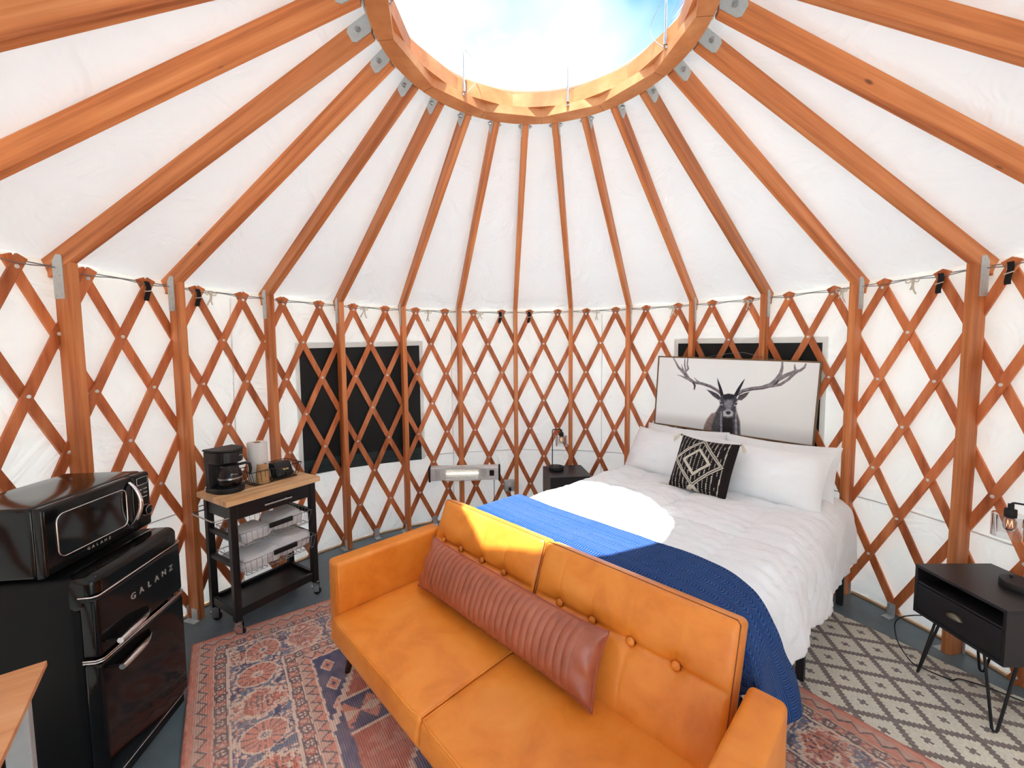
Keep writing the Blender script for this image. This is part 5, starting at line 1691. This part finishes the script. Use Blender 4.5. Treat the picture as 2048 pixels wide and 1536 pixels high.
# ------------------------------------------------------------------ nightstands and lamps
def nightstand(loc, rz, lab):
    """local -y is the front; width along x"""
    g = empty('nightstand', loc, rz, lab, 'nightstand', 'black nightstands')
    w, d, z0, z1, t = 0.196, 0.385, 0.32, 0.57, 0.014
    NM_ = M_['nightstand']
    for nm, b in (('top_panel', (-w, w, 0, d, z1 - t, z1)), ('bottom_panel', (-w, w, 0, d, z0, z0 + t)), ('side_panel', (-w, -w + t, 0, d, z0 + t, z1 - t)), ('side_panel', (w - t, w, 0, d, z0 + t, z1 - t)), ('back_panel', (-w + t, w - t, d - 0.006, d, z0 + t, z1 - t)), ('shelf_panel', (-w + t, w - t, 0.004, d - 0.006, 0.478, 0.488))):
        m = MB(); m.box(*b); m.build(nm, NM_, g, bevel=0.0012, seg=1)
    m = MB(); m.box(-w + t + 0.002, w - t - 0.002, 0.002, 0.02, z0 + t + 0.003, 0.474); dwr = m.build('drawer', NM_, g, bevel=0.002)
    m = MB()   # cup pull
    def cupfn(u, v):
        a = PI * u; e = PI / 2 * v
        return (0.034 * math.cos(a) * math.cos(e * 0.0) * (1 - 0.0 * v), 0.002 - 0.024 * math.sin(e) * math.sin(a), 0.405 + 0.026 * math.sin(a) * math.cos(e))
    m.grid(cupfn, 18, 8); cu = m.build('cup_pull', M_['brass_cup'], dwr, smooth=180); solid(cu, 0.0015)
    m = MB(); q = [(0.039 * math.cos(PI * k / 14), 0.405 + 0.031 * math.sin(PI * k / 14)) for k in range(15)]
    m.prism(q, 0.0005, 0.002, Matrix(((1, 0, 0, 0), (0, 0, 1, 0), (0, 1, 0, 0), (0, 0, 0, 1)))); m.build('pull_plate', M_['brass_cup'], cu)
    # hairpin legs
    for sx_ in (-1, 1):
        for sy_ in (0, 1):
            x = sx_ * 0.165; y = 0.035 if sy_ == 0 else d - 0.035
            ex = sx_ * 0.172; ey = y + (-0.02 if sy_ == 0 else 0.0)
            yi = y + (0.065 if sy_ == 0 else -0.065)
            sg = 1 if sy_ == 0 else -1; m = MB(); m.tube([(x - sx_ * 0.07, y, z0), (ex - sx_ * 0.010, ey - sg * 0.002, 0.014), (ex - sx_ * 0.005, ey - sg * 0.001, 0.006), (ex, ey + sg * 0.005, 0.006), (ex + sx_ * 0.001, ey + sg * 0.010, 0.014), (x, yi, z0)], 0.0055, 8)
            m.build('hairpin_leg', M_['matt_black'], g, smooth=60)
    return g
nightstand((1.921, -0.06, 0.008), math.radians(-90) - 0.058, 'black nightstand on hairpin legs with open shelf and cup-pull drawer, right of the bed')
nightstand((0.645, 1.985, 0.0), math.radians(90) + 0.05, 'black nightstand at the far left of the bed, mostly hidden')

def lamp(loc, rz, lab):
    """local +x is the way the arm reaches"""
    g = empty('table_lamp', loc, rz, lab, 'lamp', 'bedside lamps')
    BKM = M_['matt_black']
    m = MB(); m.lathe([(0.0, 0), (0.072, 0), (0.073, 0.003), (0.073, 0.031), (0.071, 0.034), (0.0, 0.035)], 40); m.build('base', BKM, g, smooth=40)
    m = MB(); m.lathe([(0.006, 0.034), (0.006, 0.046), (0.0, 0.047)], 12, Matrix.Translation((0.035, -0.02, 0))); m.build('switch_knob', BKM, g, smooth=40)
    m = MB(); q = [(-0.035, 0, 0.034), (-0.035, 0, 0.375)]
    for k in range(1, 6): a = PI / 2 * k / 5; q.append((-0.035 + 0.018 * (1 - math.cos(a)), 0, 0.375 + 0.018 * math.sin(a)))
    q += [(0.04, 0, 0.393)]
    for k in range(1, 6): a = PI / 2 * k / 5; q.append((0.04 + 0.012 * math.sin(a), 0, 0.393 - 0.012 * (1 - math.cos(a))))
    m.tube(q, 0.0045, 10); m.build('stem', BKM, g, smooth=60)
    m = MB(); m.lathe([(0.0, 0.0), (0.010, 0.0), (0.010, -0.022), (0.020, -0.024), (0.021, -0.05), (0.014, -0.052), (0.014, -0.066), (0.0, -0.066)], 24, Matrix.Translation((0.052, 0, 0.386))); m.build('socket', BKM, g, smooth=40)
    m = MB(); m.lathe([(0.015, -0.048), (0.055, -0.05), (0.057, -0.053), (0.057, -0.155), (0.0555, -0.155), (0.0555, -0.054), (0.015, -0.0505), (0.015, -0.048)], 40, Matrix.Translation((0.052, 0, 0.386)), cap=False); m.build('glass_shade', M_['glass'], g, smooth=40)
    m = MB(); m.lathe([(0.011, -0.062), (0.018, -0.07), (0.022, -0.082), (0.022, -0.108), (0.016, -0.122), (0.0, -0.127)], 24, Matrix.Translation((0.052, 0, 0.386)), cap=False); b = m.build('bulb', M_['bulb'], g, smooth=70)
    m = MB()
    q = []
    for k in range(9): q.append((0.052 + 0.009 * math.cos(k * PI / 4), 0.009 * math.sin(k * PI / 4), 0.386 - (0.078 if k % 2 else 0.108)))
    m.tube(q, 0.0011, 5); m.build('filament', M_['filament'], b)
    return g
lamp((0.362, 2.03, 0.57), 0.0, 'small black table lamp with clear glass shade on the far nightstand')
lamp((2.178, -0.112, 0.578), math.radians(128), 'small black table lamp with clear glass shade on the right nightstand')
# lamp cord on the rug
m = MB(); m.tube(smooth_path([(2.30, 0.10, 0.50), (2.31, 0.115, 0.30), (1.98, 0.215, 0.24), (1.955, 0.235, 0.12), (1.965, 0.165, 0.03), (2.0, 0.12, 0.014), (2.06, 0.05, 0.012), (2.11, 0.05, 0.012), (2.18, 0.0, 0.012), (2.22, -0.05, 0.012), (2.27, -0.12, 0.012), (2.30, -0.2, 0.012)]), 0.0028, 6)
tag(m.build('lamp_cord', M_['cord'], smooth=80), 'thin black lamp cord trailing over the diamond rug behind the nightstand', 'cord')

# ------------------------------------------------------------------ heater, outlet
ht = empty('infrared_heater', (-0.522, 2.15, 0.452), 0.0, 'silver infrared strip heater with a glowing tube mounted low on the wall', 'heater')
w, h = 0.335, 0.142
def hprof(x):  # wedge profile box
    return [(0.03, 0.0), (-0.055, 0.012), (-0.06, 0.03), (-0.052, 0.128), (-0.03, 0.142), (0.03, 0.142)]
def ext(poly, x0, x1): # extrude (y,z) outline along x
    m = MB(); n = len(poly)
    v = [(x0, y, z) for y, z in poly] + [(x1, y, z) for y, z in poly]
    f = [tuple(range(n)), tuple(range(2 * n - 1, n - 1, -1))] + [(k, n + k, n + (k + 1) % n, (k + 1) % n) for k in range(n)]
    m.add(v, f); return m
P0 = [(0.03, 0.0), (0.0, 0.0), (0.0, 0.142), (0.03, 0.142)]
ext(P0, -w, w).build('housing', M_['silver'], ht, bevel=0.003)
for (x0, x1) in ((-w, -0.19), (0.145, w)):
    ext([(0.0, 0.004), (-0.042, 0.010), (-0.046, 0.02), (-0.042, 0.128), (-0.03, 0.139), (0.0, 0.139)], x0, x1).build('face_panel', M_['silver'], ht, bevel=0.002)
for sgn in (-1, 1):
    m = MB(); m.rbox(0.02, 0.088, 0.152, 0.01, (1, 3, 4)); m.build('end_cap', M_['matt_black'], ht, smooth=60, loc=(sgn * (w + 0.004), -0.008, 0.071))
for z0, z1, y0, y1 in ((0.004, 0.02, -0.044, -0.03), (0.124, 0.139, -0.044, -0.03)):
    m = MB(); m.box(-0.19, 0.145, y0, 0.0, z0, z1); m.build('frame_bar', M_['silver'], ht, bevel=0.002)
m = MB(); m.grid(lambda u, v: (-0.188 + 0.331 * u, -0.03 + 0.028 * math.sin(PI * v), 0.02 + 0.104 * v), 4, 14); m.build('reflector', M_['white_plastic'], ht, smooth=180)
M_['tube'] = emit('heater_tube', (1.0, 0.93, 0.82, 1), 0.4)
m = MB(); m.tube([(-0.18, -0.022, 0.072), (0.135, -0.022, 0.072)], 0.0095, 12); m.build('heating_tube', M_['tube'], ht, smooth=60)
for z in np.linspace(0.03, 0.114, 7):
    m = MB(); m.tube([(-0.19, -0.043, z), (0.145, -0.043, z)], 0.0011, 5); m.build('guard_wire', M_['chrome'], ht)
for x in np.linspace(-0.18, 0.135, 24):
    m = MB(); m.tube([(x, -0.044, 0.016), (x, -0.044, 0.128)], 0.0009, 5); m.build('guard_wire', M_['chrome'], ht)
for x0 in (-0.285, 0.165):
    for k in range(7):
        m = MB(); m.box(x0, x0 + 0.045, -0.0475, -0.042, 0.035 + k * 0.013, 0.040 + k * 0.013); m.build('vent_slot', M_['grey_plastic'], ht)
m = MB(); m.rbox(0.045, 0.012, 0.055, 0.004, (2, 1, 2)); m.build('power_switch', M_['switch'], ht, smooth=60, loc=(0.265, -0.047, 0.078))
for x in (-0.02,):
    m = MB(); m.box(x - 0.02, x + 0.02, 0.03, 0.035, 0.02, 0.13); m.build('mount_plate', M_['matt_black'], ht)
m = MB(); m.tube(smooth_path([(-0.236, 2.13, 0.452), (-0.235, 2.135, 0.35), (-0.236, 2.14, 0.2), (-0.22, 2.15, 0.08), (-0.16, 2.2, 0.015), (-0.1, 2.24, 0.015), (-0.075, 2.27, 0.1), (-0.07, 2.262, 0.25), (-0.07, 2.235, 0.305)]), 0.0032, 6)
tag(m.build('heater_cord', M_['cord'], smooth=80), 'black power cord hanging from the strip heater down to the outlet', 'cord')
ob = empty('outlet_box', (-0.08, 2.30, 0.280), 0.03, 'grey weatherproof outlet box beside the centre wall post', 'outlet')
m = MB(); m.rbox(0.105, 0.05, 0.115, 0.008, (2, 2, 2)); m.build('box', M_['grey_plastic'], ob, smooth=60, loc=(0, 0, 0.0575))
m = MB(); m.rbox(0.088, 0.008, 0.098, 0.004, (2, 1, 2)); m.build('cover_plate', M_['grey_plastic'], ob, smooth=60, loc=(0, -0.027, 0.0575))
m = MB(); m.lathe([(0.018, 0), (0.018, 0.003), (0.0, 0.004)], 20, Matrix.Translation((0, -0.031, 0.078)) @ Matrix.Rotation(PI / 2, 4, 'X')); rc = m.build('receptacle', M_['white_plastic'], ob, smooth=40)
for x in (-0.006, 0.006):
    m = MB(); m.box(x - 0.001, x + 0.001, -0.0358, -0.034, 0.076, 0.085); m.build('slot', M_['switch'], rc)
for x in (-0.045, 0.045):
    for z in (0.01, 0.105):
        m = MB(); m.lathe([(0.005, 0), (0.004, 0.003), (0, 0.004)], 8, Matrix.Translation((x, -0.0255, z)) @ Matrix.Rotation(PI / 2, 4, 'X')); m.build('screw', M_['steel'], ob)
m = MB(); m.rbox(0.028, 0.03, 0.03, 0.006, (1, 1, 1)); m.build('plug', M_['switch'], ob, smooth=60, loc=(0.004, -0.047, 0.034))
